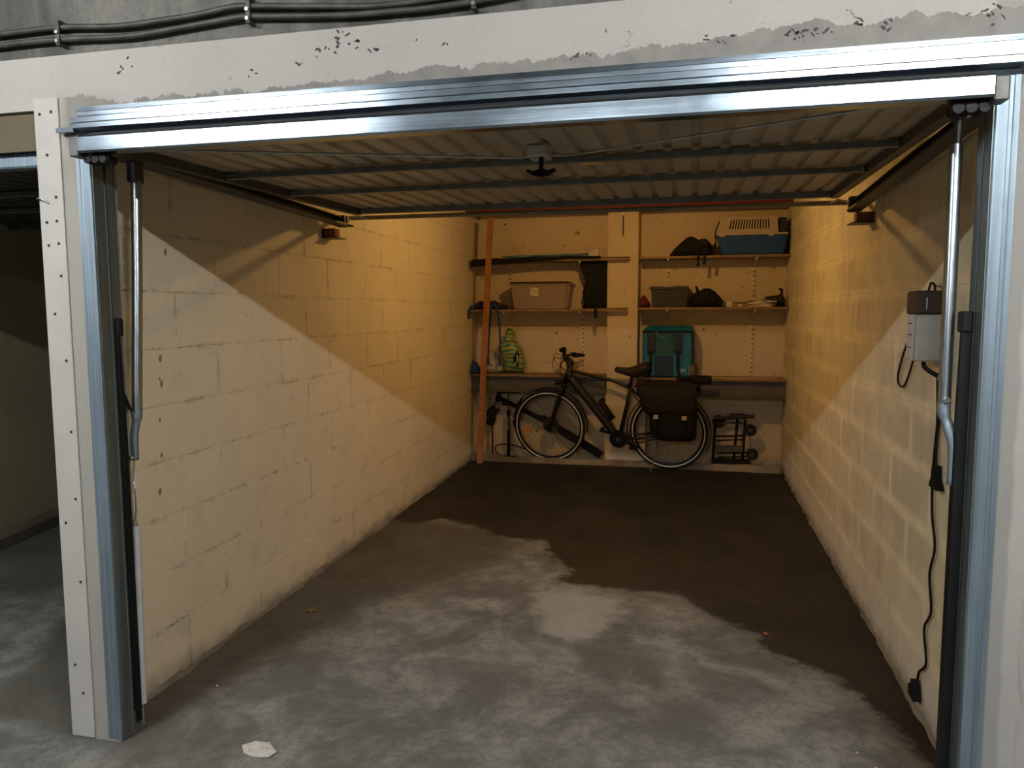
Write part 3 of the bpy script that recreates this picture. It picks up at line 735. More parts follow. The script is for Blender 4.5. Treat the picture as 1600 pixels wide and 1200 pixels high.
# ================================================================== BACK WALL FITTINGS
for x, z0, z1, lab in ((.23, .87, 1.94, 'slotted ivory shelf upright left of the plastic storage box, on the back wall'), (.97, .87, 1.94, 'slotted ivory shelf upright just left of the pillar'), (1.79, .87, 1.95, 'slotted ivory shelf upright behind the grey crate and teal backpack'), (2.57, .87, 1.95, 'slotted ivory shelf upright nearest the right wall')):
    t = empty('shelf_upright', lab, 'upright', (x, D, z0), 'slotted shelf uprights')
    MB().box((-.013, -.013, 0), (.013, -.001, z1-z0)).build('rail', 'upright', t)
    b = MB(); z = .02
    while z < z1-z0-.02:
        b.box((-.007, -.0145, z), (.007, -.0125, z+.018)); z += .045
    o = b.build('slots', simple('slot_shadow', (.22, .16, .09), .9) if 'slot' not in M else M['slot'], t); M['slot'] = o.data.materials[0]; o['kind'] = 'stuff'
def shelf(name, label, outline, z, th, mat, brs):
    x0 = min(p[0] for p in outline)
    t = empty(name, label, 'shelf', (x0, 5.34, z), 'shelves on the back wall')
    b = MB(); b.prism([(p[0]-x0, p[1]-5.34) for p in outline], 2, -th, 0); b.build('board', mat, t)
    for bx in brs:
        b = MB(); b.prism([(-.016, -th), (-.29, -th), (-.29, -th-.012), (-.016, -th-.06)], 0, bx-x0-.004, bx-x0+.004)
        br = b.build('bracket', 'upright', t)
        MB().box((bx-x0-.009, -.300, -th-.018), (bx-x0+.009, -.250, -th-.001), bev=.002).build('bracket_tip', 'white', br)
    return t
YF = 5.03
LSH = lambda xe: [(-.115, YF), (xe, YF), (xe, YF+.06), (1.216, YF+.06), (1.216, 5.335), (-.115, 5.335)]
shelf('shelf', 'upper left shelf, sagging board partly under black sheeting', LSH(1.43), 1.972, .018, 'shelf', (.97,))
shelf('shelf', 'middle left shelf carrying the plastic storage box', LSH(1.42), 1.498, .018, 'shelf', (.23, .97))
for z_, lab in ((1.972, 'thin dark batten lying on the right end of the upper left shelf, across the pillar'), (1.498, 'thin dark batten lying on the right end of the middle left shelf, across the pillar')):
    o = MB().box((.0, -.012, 0), (.40, .012, .010)).build('batten', 'darkwood'); o.location = (1.045 if z_ > 1.9 else 1.03, 5.046, z_+.0005); tag(o, lab, 'batten', 'dark battens on the left shelves')
RSH = [(1.522, YF), (2.85, YF), (2.85, 5.335), (1.522, 5.335)]
shelf('shelf', 'upper right shelf carrying the blue pet carrier', RSH, 1.978, .020, 'shelf', (1.79, 2.57))
shelf('shelf', 'middle right shelf carrying the grey crate and papers', RSH, 1.512, .020, 'shelf', (1.79, 2.57))
shelf('bench_shelf', 'lower left wide shelf on a grey steel beam, with bags on it', [(-.115, 5.06), (1.216, 5.06), (1.216, 5.335), (-.115, 5.335)], .865, .018, 'shelf', ())
shelf('bench_shelf', 'lower right wide shelf on a grey steel beam, under the teal backpack', [(1.522, 5.03), (2.85, 5.03), (2.85, 5.335), (1.522, 5.335)], .858, .018, 'shelf', ())
for x0, x1, zt, lab in ((-.12, 1.214, .846, 'grey steel beam under the lower left shelf'), (1.61, 2.852, .839, 'grey steel beam under the lower right shelf')):
    t = empty('steel_beam', lab, 'beam', (x0, 5.068 if x0 < 1 else 5.038, zt), 'steel beams under the lower shelves')
    b = MB(); L = x1-x0
    b.prism([(0, 0), (0, -.010), (.045, -.014), (.045, -.140), (0, -.144), (0, -.154), (.10, -.154), (.10, -.144), (.055, -.140), (.055, -.014), (.10, -.010), (.10, 0)], 0, 0, L); b.build('i_beam', 'greybeam', t)
o = MB().box((2.16, 5.035, .859), (2.77, 5.06, .872)).build('wood_lath', simple('pale_lath', (.50, .33, .17), .7)); tag(o, 'thin pale wooden lath lying on the lower right shelf edge', 'lath'); o.rotation_euler = (0, 0, 0)
o = MB().box((-.12, 4.96, 2.405), (2.852, 5.10, CZ-.002)).build('ceiling_beam', 'redbeam'); tag(o, 'dark red beam crossing under the ceiling in front of the back wall', 'beam')
t = empty('hanging_stick', 'short wooden stick fixed at the top of the pillar', 'stick', (1.37, 5.12, 2.17))
MB().box((-.014, -.012, 0), (.014, .009, .235), bev=.003).build('stick', 'upright', t, False)
MB().box((-.005, -.016, .01), (.009, -.012, .20)).build('groove', 'darkwood', t)

# leaning timber
t = MB().box((-.029, -.011, 0), (.029, .011, 2.38), bev=.002).build('timber_post', 'wood'); tag(t, 'tall orange pine plank leaning in the back left corner', 'plank')
t.location = (.015, 4.905, .0); t.rotation_euler = (-.028, .046, 0)

# ================================================================== ITEMS ON THE LEFT SHELVES
z = 1.973
t = empty('black_sheet', 'black plastic sheet draped along the upper left shelf', 'sheet', (.55, 5.15, z))
b = MB(); rows = []
for i in range(41):
    x = -.09+1.25*i/40; e = .03*noise.noise(Vector((x*4, 0, 0))); drop = .050*max(0, 1-x/.85)+.006
    hh = .012+.012*abs(noise.noise(Vector((x*9, 2, 0))))+.012*(x > .3)
    rows.append([b.b.verts.new(q) for q in ((x, 5.28, z+.001), (x, 5.2, z+hh), (x, 5.08, z+hh+.004+e*.3), (x, 5.022, z+.006+e*.2), (x, 5.018, z-drop+e*.2), (x, 5.022, z-drop+e*.2), (x, 5.026, z+.001), (x, 5.2, z+.001))])
for A, B_ in zip(rows, rows[1:]):
    for j in range(8): b.b.faces.new((A[j], B_[j], B_[(j+1) % 8], A[(j+1) % 8]))
b.b.faces.new(rows[0]); b.b.faces.new(rows[-1][::-1])
for v in b.b.verts: v.co -= Vector((.55, 5.15, z))
b.build('sheet', 'blackcloth', t, True)
t = empty('folded_film', 'strip of crumpled blue and white film on the black sheet, upper left shelf', 'film', (.65, 5.12, z+.03))
for k_, (xa, xb, h0, h1, mt) in enumerate([(.20, .50, .012, .022, 'skyblue'), (.42, .80, .018, .014, 'teal'), (.72, 1.05, .022, .03, 'skyblue'), (.95, 1.14, .03, .060, 'paper')]):
    b = MB(); n_ = 9; pl = [(xa+(xb-xa)*i/n_, -.004) for i in range(n_+1)]+[(xb-(xb-xa)*i/n_, h0+(h1-h0)*(1-i/n_)+.006*noise.noise(Vector((i*1.3, k_, 0)))) for i in range(n_+1)]
    b.prism([(p[0]-.65, p[1]) for p in pl], 1, -.02+.006*k_, .012+.006*k_); b.build('fold', mt, t)

t = empty('storage_box', 'smoky translucent plastic storage box with dark lid and white label, middle left shelf', 'box', (.60, 5.14, 1.499))
b = MB()
def frustum(b, x0, x1, x2, x3, y0, y1, y2, y3, z0, z1):
    v = [b.b.verts.new(q) for q in ((x0, y0, z0), (x1, y0, z0), (x1, y1, z0), (x0, y1, z0), (x2, y2, z1), (x3, y2, z1), (x3, y3, z1), (x2, y3, z1))]
    for f in ((0, 3, 2, 1), (4, 5, 6, 7), (0, 1, 5, 4), (1, 2, 6, 5), (2, 3, 7, 6), (3, 0, 4, 7)): b.b.faces.new([v[i] for i in f])
frustum(b, -.265, .235, -.295, .255, -.10, .14, -.12, .16, 0, .235)
frustum(b, .235, .255, .255, .285, -.085, .13, -.105, .15, .004, .235)
bmesh.ops.bevel(b.b, geom=b.b.edges[:], offset=.008, segments=2, affect='EDGES')
b.build('body', 'totebox', t)
MB().box((-.305, -.128, .228), (.296, .168, .243), bev=.004).build('rim', 'totebox', t)
MB().box((-.30, -.125, .2435), (.27, .165, .262), bev=.006).build('lid', 'lid', t)
lb = MB().box((-.100, -.1195, .125), (-.020, -.1175, .205)).build('label_sticker', 'paper', t); lb.rotation_euler = (0, 0, 0)
lb.location = (0, .0, 0); lb.rotation_euler = (.0, 0, 0)
for (a0, a1, zz) in ((-.095, -.07, .185), (-.095, -.06, .178), (-.09, -.075, .15), (-.055, -.028, .165), (-.055, -.03, .17), (-.095, -.06, .135)):
    MB().box((a0, -.1205, zz), (a1, -.1195, zz+.003)).build('print_line', 'crate', lb)

t = empty('black_sack', 'limp black sack standing beside the pillar on the middle left shelf', 'sack', (1.10, 5.14, 1.499))
b = MB(); b.inflate([(-.10, 0), (.118, 0), (.12, .2), (.118, .445), (-.03, .45), (-.14, .44), (-.13, .38), (-.10, .33), (-.075, .28), (-.09, .22), (-.115, .16), (-.10, .08)], 0, .12, 6, .012, 16, 3)
b.build('sack_body', 'blackcloth', t, True)
b = MB(); b.strip([(.03, -.10, .004), (.03, -.125, .0), (.03, -.127, -.05), (.035, -.127, -.085)], (.03, 0, 0), (0, .004, 0)); b.build('sack_strap', 'blackcloth', t)

t = empty('blue_tote_bag', 'dark blue bag on the left end of the middle shelf, handles hanging down', 'bag', (.06, 5.08, 1.499))
b = MB(); b.inflate([(-.15, 0), (.20, 0), (.21, .03), (.14, .06), (.08, .085), (0, .08), (-.08, .085), (-.13, .06)], 0, .11, 6, .010, 20, 3); b.build('bag_body', 'darkblue', t, True)
def hang(par, xs_, zs, w, mat, nm, y=-.085):
    b = MB(); pts = curve_pts([(x, y-.003*i, z_) for i, (x, z_) in enumerate(zip(xs_, zs))], 6); b.strip(pts, (w, 0, 0), (0, .004, 0)); return b.build(nm, mat, par, True)
hang(t, [.08, .12, .14, .15, .15, .14], [.05, .0, -.12, -.28, -.45, -.55], .020, 'bluebag', 'bag_handle')
hang(t, [.05, .06, .05, .035, .03, .03], [.05, .0, -.12, -.28, -.42, -.54], .022, 'bluebag', 'bag_handle')
hang(t, [-.13, -.155, -.16, -.16, -.155], [.04, .0, -.03, -.07, -.09], .03, 'bluebag', 'bag_handle')

zb = .866
t = empty('striped_bag', 'yellow and teal striped plastic bag standing on the lower left shelf', 'bag', (.285, 5.19, zb))
b = MB(); b.inflate([(-.08, 0), (.09, 0), (.125, .02), (.13, .10), (.11, .20), (.085, .27), (.03, .33), (.01, .37), (.02, .43), (-.05, .45), (-.075, .41), (-.07, .37), (-.13, .30), (-.16, .24), (-.12, .16), (-.08, .08)], 0, .17, 7, .012, 12, 3); b.build('bag_body', 'stripes', t, True)
b = MB(); b.inflate([(.075, .065), (.085, .19), (.065, .23), (.03, .22), (.015, .17), (.03, .11)], -.072, .03, 4, .002); b.build('black_panel', 'blackcloth', t, True)
b = MB(); b.tube(curve_pts([(.045, -.092, .10), (.065, -.092, .12), (.070, -.092, .16), (.062, -.092, .19)], 5), .006, 8); b.build('white_mark', 'paper', t, True)
b = MB(); b.inflate([(-.065, .33), (-.02, .335), (-.01, .36), (-.05, .35)], -.062, .02, 3, .001); b.build('bag_tag', 'paper', t, True)
t = empty('pale_bag', 'crumpled pale plastic bag slumped behind the orange plank, lower left shelf', 'bag', (.06, 5.14, zb))
b = MB(); b.inflate([(-.13, 0), (.08, 0), (.14, .03), (.135, .07), (.09, .10), (.07, .16), (.04, .22), (-.01, .215), (-.02, .15), (-.05, .09), (-.13, .05)], 0, .15, 7, .016, 22, 3); b.build('bag_body', 'whitebag', t, True)
t = empty('blue_cloth', 'small heap of blue cloth at the left end of the lower left shelf', 'cloth', (-.055, 5.06, zb))
b = MB(); b.inflate([(-.05, 0), (.035, 0), (.04, .05), (.0, .12), (-.04, .13)], 0, .09, 5, .010, 22, 3); b.build('heap', 'bluebag', t, True)

# ================================================================== ITEMS ON THE RIGHT SHELVES
t = empty('pet_carrier', 'blue pet carrier with slotted ivory top on the upper right shelf', 'pet carrier', (2.51, 5.17, 1.979))
b = MB(); frustum(b, -.245, .285, -.285, .315, -.13, .13, -.15, .15, 0, .175)
bmesh.ops.bevel(b.b, geom=b.b.edges[:], offset=.012, segments=2, affect='EDGES'); b.build('base_tray', 'blueplastic', t)
MB().box((-.300, -.158, .172), (.318, .155, .190), bev=.005).build('rim', 'ivory', t)
b = MB(); y0, y1, zt, zb_ = -.115, -.150, .335, .190       # front face slopes back; slot row is real gaps
def P(u, v):  # u along x 0..1, v 0..1 up
    xa = -.290+(.04)*v; xb = .235-.01*v
    return Vector((xa+(xb-xa)*u, y1+(y0-y1)*v, zb_+(zt-zb_)*v))
us = [0.0, .18]; ns = 15
for i in range(ns):
    a = .18+.70*i/ns; us += [a+.70/ns*.45, a+.70/ns]
us += [1.0]; us = sorted(set(us)); vs_ = [0, .25, .85, 1]
gr = [[b.b.verts.new(P(u, v)) for u in us] for v in vs_]
for j in range(3):
    for i in range(len(us)-1):
        if j == 1 and 1 <= i < len(us)-2 and i % 2 == 1: continue
        b.b.faces.new((gr[j][i], gr[j][i+1], gr[j+1][i+1], gr[j+1][i]))
top = [P(0, 1), P(1, 1), Vector((.215, .11, zt)), Vector((-.24, .11, zt))]
tv = [gr[3][0], gr[3][-1]]+[b.b.verts.new(p) for p in top[2:]]
b.b.faces.new(gr[3][:]+tv[2:])
bk = [b.b.verts.new((.24, .145, zb_)), b.b.verts.new((-.28, .145, zb_))]
b.b.faces.new((tv[2], bk[0], bk[1], tv[3])); b.b.faces.new([gr[j][-1] for j in range(4)]+[tv[2], bk[0]]); b.b.faces.new([gr[j][0] for j in range(4)]+[tv[3], bk[1]])
o = b.build('top_cover', 'ivory', t); md = o.modifiers.new('s', 'SOLIDIFY'); md.thickness = .006; md.offset = -1
MB().box((-.22, -.08, .192), (.18, .10, .30)).build('interior', 'blackcloth', t)
for cx in (-.245, .175): MB().box((cx-.025, -.166, .160), (cx+.025, -.156, .195), bev=.003).build('clip', 'ivory', t)
b = MB(); frustum(b, .245, .30, .245, .305, -.13, .13, -.11, .10, .192, .325); b.build('end_door', simple('grille_black', (.02, .018, .016), .6), t)
b = MB(); b.tube(curve_pts([(-.29, -.12, .10), (-.325, -.13, .05), (-.30, -.14, .12), (-.305, -.14, .2), (-.27, -.12, .30)], 6), .006, 8); b.build('carry_strap', 'blackcloth', t, True)

t = empty('black_rucksack', 'slumped black rucksack left of the pet carrier, straps over the shelf edge', 'rucksack', (2.0, 5.15, 1.979))
b = MB(); b.inflate([(-.21, 0), (.19, 0), (.19, .05), (.17, .12), (.12, .15), (.07, .145), (.03, .17), (-.01, .185), (-.05, .17), (-.12, .11), (-.17, .06)], 0, .20, 7, .010, 14, 3); b.build('rucksack_body', 'blackcloth', t, True)
for sx, dz in ((.06, -.085), (.115, -.07)):
    b = MB(); b.strip([(sx, -.08, .06), (sx, -.115, .015), (sx, -.128, -.005), (sx, -.129, dz+.01), (sx-.003, -.129, dz)], (.022, 0, 0), (0, .004, 0)); b.build('strap', 'blackcloth', t)
    MB().box((sx-.018, -.134, dz-.012), (sx+.012, -.124, dz+.006)).build('strap_buckle', 'black', t)
b = MB(); b.inflate([(.06, .09), (.14, .08), (.16, .12), (.12, .155), (.07, .15)], -.085, .04, 4, .003); b.build('front_pocket', 'brownblack', t, True)

t = empty('grey_crate', 'dark grey plastic crate with handle slot, middle right shelf', 'crate', (1.805, 5.16, 1.513))
b = MB(); frustum(b, -.155, .155, -.165, .165, -.11, .12, -.12, .13, 0, .17); b.build('body', 'crate', t)
for rx in (-.12, .12, -.085, .085): MB().box((rx-.005, -.126, .01), (rx+.005, -.112, .165)).build('rib', 'crate', t)
MB().box((-.182, -.135, .165), (.182, .14, .186), bev=.003).build('rim', 'crate', t)
MB().box((-.17, -.13, .186), (-.05, .13, .193)).build('lid_flap', 'bluelid', t); MB().box((.03, -.13, .186), (.17, .13, .193)).build('lid_flap', 'bluelid', t)
b = MB(); b.tube(curve_pts([(-.045, -.124, .088), (-.02, -.127, .080), (.02, -.127, .077), (.045, -.124, .080)], 5), .0035, 6); b.build('handle_edge', 'bluelid', t, True)
o = MB().inflate([(-.05, 0), (.055, 0), (.05, .04), (.03, .06), (.01, .10), (-.02, .115), (-.045, .08)], 0, .12, 5, .008, 22, 3).build('red_cloth', 'red', None, True); o.location = (1.58, 5.15, 1.513)
tag(o, 'dark red cloth bundle between the pillar and the grey crate', 'cloth')
t = empty('black_bag', 'rounded black bag with raised loop, right of the grey crate', 'bag', (2.14, 5.15, 1.513))
b = MB(); b.inflate([(-.15, 0), (.15, 0), (.16, .035), (.13, .09), (.07, .15), (.02, .175), (-.03, .17), (-.07, .14), (-.13, .12), (-.16, .06)], 0, .19, 7, .008, 14, 3); b.build('bag_body', 'blackcloth', t, True)
b = MB(); b.inflate([(-.09, .12), (-.05, .13), (-.085, .19), (-.105, .20)], -.03, .02, 3, .001); b.build('loop', 'blackcloth', t, True)
b = MB(); b.inflate([(.13, .0), (.18, .0), (.175, .035), (.15, .06)], -.03, .1, 4, .003); b.build('grey_pocket', 'greybeam', t, True)
t = empty('small_pack', 'small white and brown packet between the black bag and the papers', 'packet', (2.39, 5.13, 1.513))
MB().box((-.075, -.05, 0), (.07, .05, .052), bev=.003).build('packet', 'paper', t)
MB().box((-.02, -.052, .028), (.068, -.05, .046)).build('brown_print', 'redwood', t); MB().box((-.02, -.052, .006), (.03, -.05, .02)).build('brown_print', 'redwood', t)
t = empty('paper_pile', 'loose pile of white papers on the middle right shelf', 'papers', (2.60, 5.12, 1.513))
for i, (dx, dz, w, rz, tl) in enumerate([(0, .0, .26, .2, .02), (.02, .012, .2, -.3, -.06), (-.06, .02, .15, .6, .18), (.06, .026, .17, .1, .12), (-.01, .04, .14, -.5, -.1)]):
    b = MB(); b.box((-w/2, -.07, -.004), (w/2, .07, .004)); o = b.build('paper_sheet', 'paper', t)
    for v in o.data.vertices: pass
    o.location = (dx, 0, dz+.006+abs(tl)*w*.35); o.rotation_euler = (-.25, tl, rz)
b = MB(); b.prism([(-.12, .001), (.13, .001), (.06, .03), (.0, .07), (-.03, .055)], 1, -.06, .03); b.build('tented_sheet', 'paper', t)
t = empty('black_bin_bag', 'small knotted black plastic bag at the right end of the middle shelf', 'bag', (2.745, 5.15, 1.513))
b = MB(); b.inflate([(-.05, 0), (.085, 0), (.09, .07), (.07, .105), (.06, .125), (.04, .12), (.02, .105), (-.08, .095), (-.10, .065), (-.05, .05)], 0, .14, 6, .010, 20, 3); b.build('bag_body', simple('glossy_bin_bag', (.01, .01, .01), .3, 0, .2, 14, .6, .02), t, True)
b = MB(); b.inflate([(.045, .115), (.065, .115), (.07, .15), (.05, .17), (.02, .165), (.045, .145)], 0, .02, 3, .003); b.build('knot', 'black', t, True)

# ================================================================== TEAL DELIVERY BACKPACK
t = empty('delivery_backpack', 'large teal box-shaped delivery backpack on the lower right shelf', 'backpack', (1.80, 5.188, .859))
b = MB(); b.box((-.235, -.13, .0), (.225, .14, .435), bev=.02); b.build('box_body', 'teal', t)
b = MB(); frustum(b, -.235, .225, -.19, .225, -.135, .14, -.09, .15, .437, .480)
bmesh.ops.bevel(b.b, geom=b.b.edges[:], offset=.008, segments=1, affect='EDGES'); b.build('top_flap', 'teal', t)
MB().box((-.232, -.1345, .415), (.226, -.12, .437), bev=.003).build('top_seam', 'blackcloth', t)
MB().box((-.115, -.142, .20), (.045, -.128, .412), bev=.004).build('back_panel', 'tealdark', t)
MB().box((-.12, -.142, .012), (.05, -.128, .196), bev=.004).build('lower_panel', 'navy', t)
for sx in (-.155, .095):
    b = MB(); b.strip([(sx, -.145, .41), (sx+.005*(1 if sx < 0 else -1), -.152, .33), (sx, -.152, .235)], (.075, 0, 0), (0, .012, 0)); b.build('shoulder_strap', 'strapgrey', t)
    b = MB(); b.strip([(sx, -.155, .24), (sx, -.16, .16), (sx-.0, -.156, .07), (sx-.02*(1 if sx < 0 else -1), -.15, .0)], (.024, 0, 0), (0, .006, 0)); b.build('webbing', 'blackcloth', t)
    MB().box((sx-.028, -.166, .222), (sx+.028, -.154, .248), bev=.003).build('buckle', 'black', t); MB().box((sx-.018, -.170, .125), (sx+.018, -.158, .15), bev=.003).build('buckle', 'black', t)
b = MB(); b.strip(curve_pts([(-.11, -.138, .43), (-.08, -.15, .39), (.0, -.155, .345), (.03, -.15, .38), (.06, -.138, .43)], 5), (.012, 0, .014), (0, .006, 0)); b.build('carry_handle', 'teal', t)
MB().tube(curve_pts([(.226, -.12, .43), (.232, -.10, .30), (.235, -.09, .15), (.24, -.09, .02)], 5), .006, 8).build('edge_piping', 'blackcloth', t, True)
b = MB(); b.inflate([(.17, .0), (.27, .0), (.265, .1), (.25, .15), (.2, .13), (.19, .06)], -.10, .07, 4, .006); b.build('side_pocket', simple('mesh_pocket', (.06, .05, .045), .7), t, True)
for i in range(5): MB().tube([(.195+.012*i, -.142, .03), (.198+.012*i, -.140, .115)], .0018, 5).build('pocket_cord', 'whitebag', t)
MB().box((.12, -.136, .055), (.17, -.13, .085)).build('reflective_patch', simple('silver_patch', (.25, .45, .55), .4), t)

# ================================================================== BICYCLE
BR = (.13, 0, -.11); BO = (1.825, 5.03, .0)
R3 = Euler(BR, 'XYZ')
bike = empty('bicycle', 'matt black city e-bike with white tyre rings, standing on its kickstand before the shelves', 'bicycle', BO)
Rm = Matrix.Rotation(BR[2], 4, 'Z') @ Matrix.Rotation(BR[0], 4, 'X')
bike.rotation_euler = Rm.to_euler()
FH = Vector((-1.154, 0, .362)); RH = Vector((0, 0, .362))
def wheel(c, nm, rear):
    w = MB().torus(c, .345, .0185, 1, 64, 10).build(nm, 'rubber', bike, True)
    MB().torus(c, .316, .010, 1, 56, 6).build('rim', 'bikepaint', w, True)
    for s_ in (-1, 1): MB().torus(c+Vector((0, s_*.0165, 0)), .333, .0058, 1, 72, 6).build('reflective_ring', 'reflect', w, True)
    MB().tube([c+Vector((0, -.035, 0)), c+Vector((0, -.03, 0)), c+Vector((0, .03, 0)), c+Vector((0, .035, 0))], [.016, .028, .028, .016] if not rear else [.03, .05, .05, .03], 16).build('hub', 'bikepaint', w, True)
    b = MB()
    for i in range(28):
        a = 2*pi*i/28; s_ = 1 if i % 2 else -1; off = .35*(1 if (i//2) % 2 else -1)
        b.tube([c+Vector((cos(a+off)*.025, s_*.024, sin(a+off)*.025)), c+Vector((cos(a)*.312, s_*.002, sin(a)*.312))], .0011, 4, caps=False)
    o = b.build('spokes', 'spoke', w); 
    MB().tube([c+Vector((0, .04, 0)), c+Vector((0, .043, 0))], .08, 32).build('brake_disc', 'spoke', w)
    return w
fw = wheel(FH, 'front_wheel', False); rw = wheel(RH, 'rear_wheel', True)
MB().tube([(-1.38, -.012, .318), (-1.38, .006, .318)], .026, 14).build('wheel_reflector', 'orange', fw)
def arc(c, R, a0, a1, w, th, n=28):
    b = MB(); pts = [c+Vector((cos(a0+(a1-a0)*i/n), 0, sin(a0+(a1-a0)*i/n)))*R for i in range(n+1)]
    b.tube(pts, [(w, th)]*len(pts) if False else th, 6)
    for v in b.b.verts: v.co.y *= w/th
    return b
arc(FH, .385, radians(-5), radians(150), .028, .006).build('front_mudguard', 'bikepaint', bike, True)
arc(RH, .385, radians(-25), radians(205), .028, .006).build('rear_mudguard', 'bikepaint', bike, True)
def T(nm, pts, r, mat='bikepaint', n=14, par=None): return MB().tube(pts, r, n).build(nm, mat, par or bike, True)
BB = (-.462, 0, .282); SC = (-.352, 0, .79)
frm = T('frame', curve_pts([(-.915, 0, .905), (-.955, 0, .86)], 1), .030)
T('down_tube', [(-.935, 0, .875), (-.90, 0, .825), (-.60, 0, .44), (-.50, 0, .31), (-.455, 0, .275)], [.034, .040, .040, .038, .036], par=frm)
T('top_tube', curve_pts([(-.925, 0, .925), (-.72, 0, .880), (-.56, 0, .848), (-.44, 0, .812), (-.355, 0, .770)], 6), .0165, par=frm)
T('seat_tube', [BB, (-.385, 0, .60), SC], [.020, .018, .018], par=frm)
for s_ in (-1, 1):
    T('seat_stay', curve_pts([(-.355, s_*.012, .772), (-.29, s_*.05, .690), (-.20, s_*.062, .595), (-.06, s_*.068, .42), (0, s_*.066, .362)], 5), .0085, par=frm)
    T('chain_stay', [(-.44, s_*.03, .275), (-.30, s_*.06, .30), (0, s_*.066, .345)], [.014, .011, .010], par=frm)
T('head_tube', [(-.985, 0, .80), (-.918, 0, .975)], .024, par=frm)
fk = T('fork', [(-.985, 0, .80), (-1.0, 0, .755)], .026)
for s_ in (-1, 1): T('fork_blade', curve_pts([(-.995, s_*.02, .765), (-1.01, s_*.05, .73), (-1.07, s_*.052, .57), (-1.14, s_*.05, .375)], 5), [.019]*6+[.018]*5+[.013]*5, par=fk)
st = T('stem', curve_pts([(-.918, 0, .97), (-.905, 0, 1.01), (-.93, 0, 1.035), (-.965, 0, 1.06)], 4), .018)
hbp = curve_pts([(-.86, -.30, 1.025), (-.90, -.20, 1.045), (-.965, -.06, 1.06), (-.965, .06, 1.06), (-.90, .20, 1.045), (-.86, .26, 1.025)], 5)
hb = T('handlebar', hbp, .0125, n=10)
for s_ in (-1, 1):
    e = .30 if s_ < 0 else .26
    T('grip', [(-.86, s_*e, 1.025), (-.895, s_*(e-.12), 1.045)], .0175, 'rubber', par=hb)
    T('brake_lever', curve_pts([(-.905, s_*.15, 1.05), (-.945, s_*.17, 1.045), (-.955, s_*.22, 1.02), (-.93, s_*.27, 1.0)], 4), .006, 'black', 8, par=hb)
    MB().box((-.95, s_*.13-.015, 1.04), (-.90, s_*.13+.015, 1.075), bev=.004).build('shifter', 'black', hb)
MB().tube([(-1.0, -.035, 1.125), (-.985, .035, 1.125)], .022, 12).box((-.992, -.02, 1.06), (-.965, .02, 1.12)).build('display', 'black', bike)
MB().tube(curve_pts([(-.955, -.14, 1.06), (-1.04, -.12, 1.07), (-1.075, -.08, 1.0), (-1.06, -.04, .92), (-1.0, -.02, .88)], 6), .0032, 6).tube(curve_pts([(-.95, .1, 1.06), (-1.02, .1, 1.04), (-1.04, .06, .96), (-1.03, .03, .90), (-.99, .01, .86)], 6), .0032, 6).tube(curve_pts([(-.95, -.1, 1.05), (-.99, -.1, 1.09), (-1.045, -.09, 1.10), (-1.06, -.06, 1.03), (-1.02, -.03, .97), (-.95, -.02, .93)], 6), .003, 6).build('cables', 'black', bike, True)
hl = MB().tube([(-1.075, 0, .805), (-1.035, 0, .80)], [.024, .018], 14).box((-1.035, -.01, .79), (-.995, .01, .80)).build('headlight', 'black', bike)
MB().disc((-1.077, 0, .805), .018, .004, 0, 14).build('headlight_lens', 'steel', hl)
# saddle
T('seat_post', [SC, (-.330, 0, .90)], .0145, 'black')
b = MB(); rings = []
prof_s = [(-.492, .965, .020, .020), (-.475, .970, .030, .036), (-.42, .962, .034, .042), (-.36, .955, .050, .055), (-.30, .965, .076, .075), (-.24, .990, .094, .080), (-.20, 1.005, .092, .066), (-.172, 1.008, .064, .04)]
for x, z_, w, h in prof_s: rings.append([b.b.verts.new((x, w*cos(2*pi*j/16), z_-.02+(h*.55 if sin(2*pi*j/16) > 0 else h)*sin(2*pi*j/16))) for j in range(16)])
for A, B_ in zip(rings, rings[1:]):
    for j in range(16): b.b.faces.new((A[j], A[(j+1) % 16], B_[(j+1) % 16], B_[j]))
b.b.faces.new(rings[0][::-1]); b.b.faces.new(rings[-1])
sd = b.build('saddle', 'saddle', bike, True)
T('saddle_rail', [(-.40, .02, .925), (-.35, .02, .905), (-.28, .02, .91), (-.24, .02, .95)], .004, 'black', 8, sd)
T('seat_clamp', [(-.362, 0, .785), (-.352, 0, .80)], .023, 'black')
# drive train
dr = MB().tube([(-.462, -.055, .282), (-.462, -.045, .282)], .085, 28).build('chain_guard', 'black', bike)
MB().tube([(-.462, -.06, .282), (-.462, .06, .282)], .036, 20).build('motor_shell', 'bikepaint', bike)
ck = MB().strip([(-.462, -.068, .282), (-.30, -.072, .235)], (.0, .010, .0), (.006, 0, .026)).build('crank_arm', 'bikepaint', bike)
ck2 = MB().strip([(-.462, .068, .282), (-.635, .072, .315)], (.0, .010, .0), (.006, 0, .026)).build('crank_arm', 'bikepaint', bike)
MB().box((-.34, -.17, .220), (-.26, -.08, .245), bev=.004).build('pedal', 'black', ck)
MB().box((-.668, .08, .302), (-.60, .17, .328), bev=.004).build('pedal', 'black', ck2)
MB().disc((-.462, -.075, .282), .010, .006, 1, 12).build('crank_bolt', 'steel', ck)
MB().strip([(-.44, -.05, .245), (-.25, -.052, .262), (0, -.055, .335)], (0, .006, 0), (0, 0, .012)).strip([(-.44, -.05, .34), (-.25, -.052, .35), (0, -.055, .395)], (0, .006, 0), (0, 0, .010)).build('chain', 'spoke', bike)
# bottle-shaped battery lock on the down tube
MB().tube([(-.63, -.01, .625), (-.52, -.01, .462)], [.030, .032], 14).tube([(-.60, -.01, .66), (-.63, -.01, .625)], [.02, .028], 12).build('frame_bag', 'blackcloth', bike, True)
T('kickstand', [(-.10, -.055, .31), (-.085, -.09, .25), (-.135, -.20, .03), (-.139, -.205, .012)], .007, 'rustrod', 8)
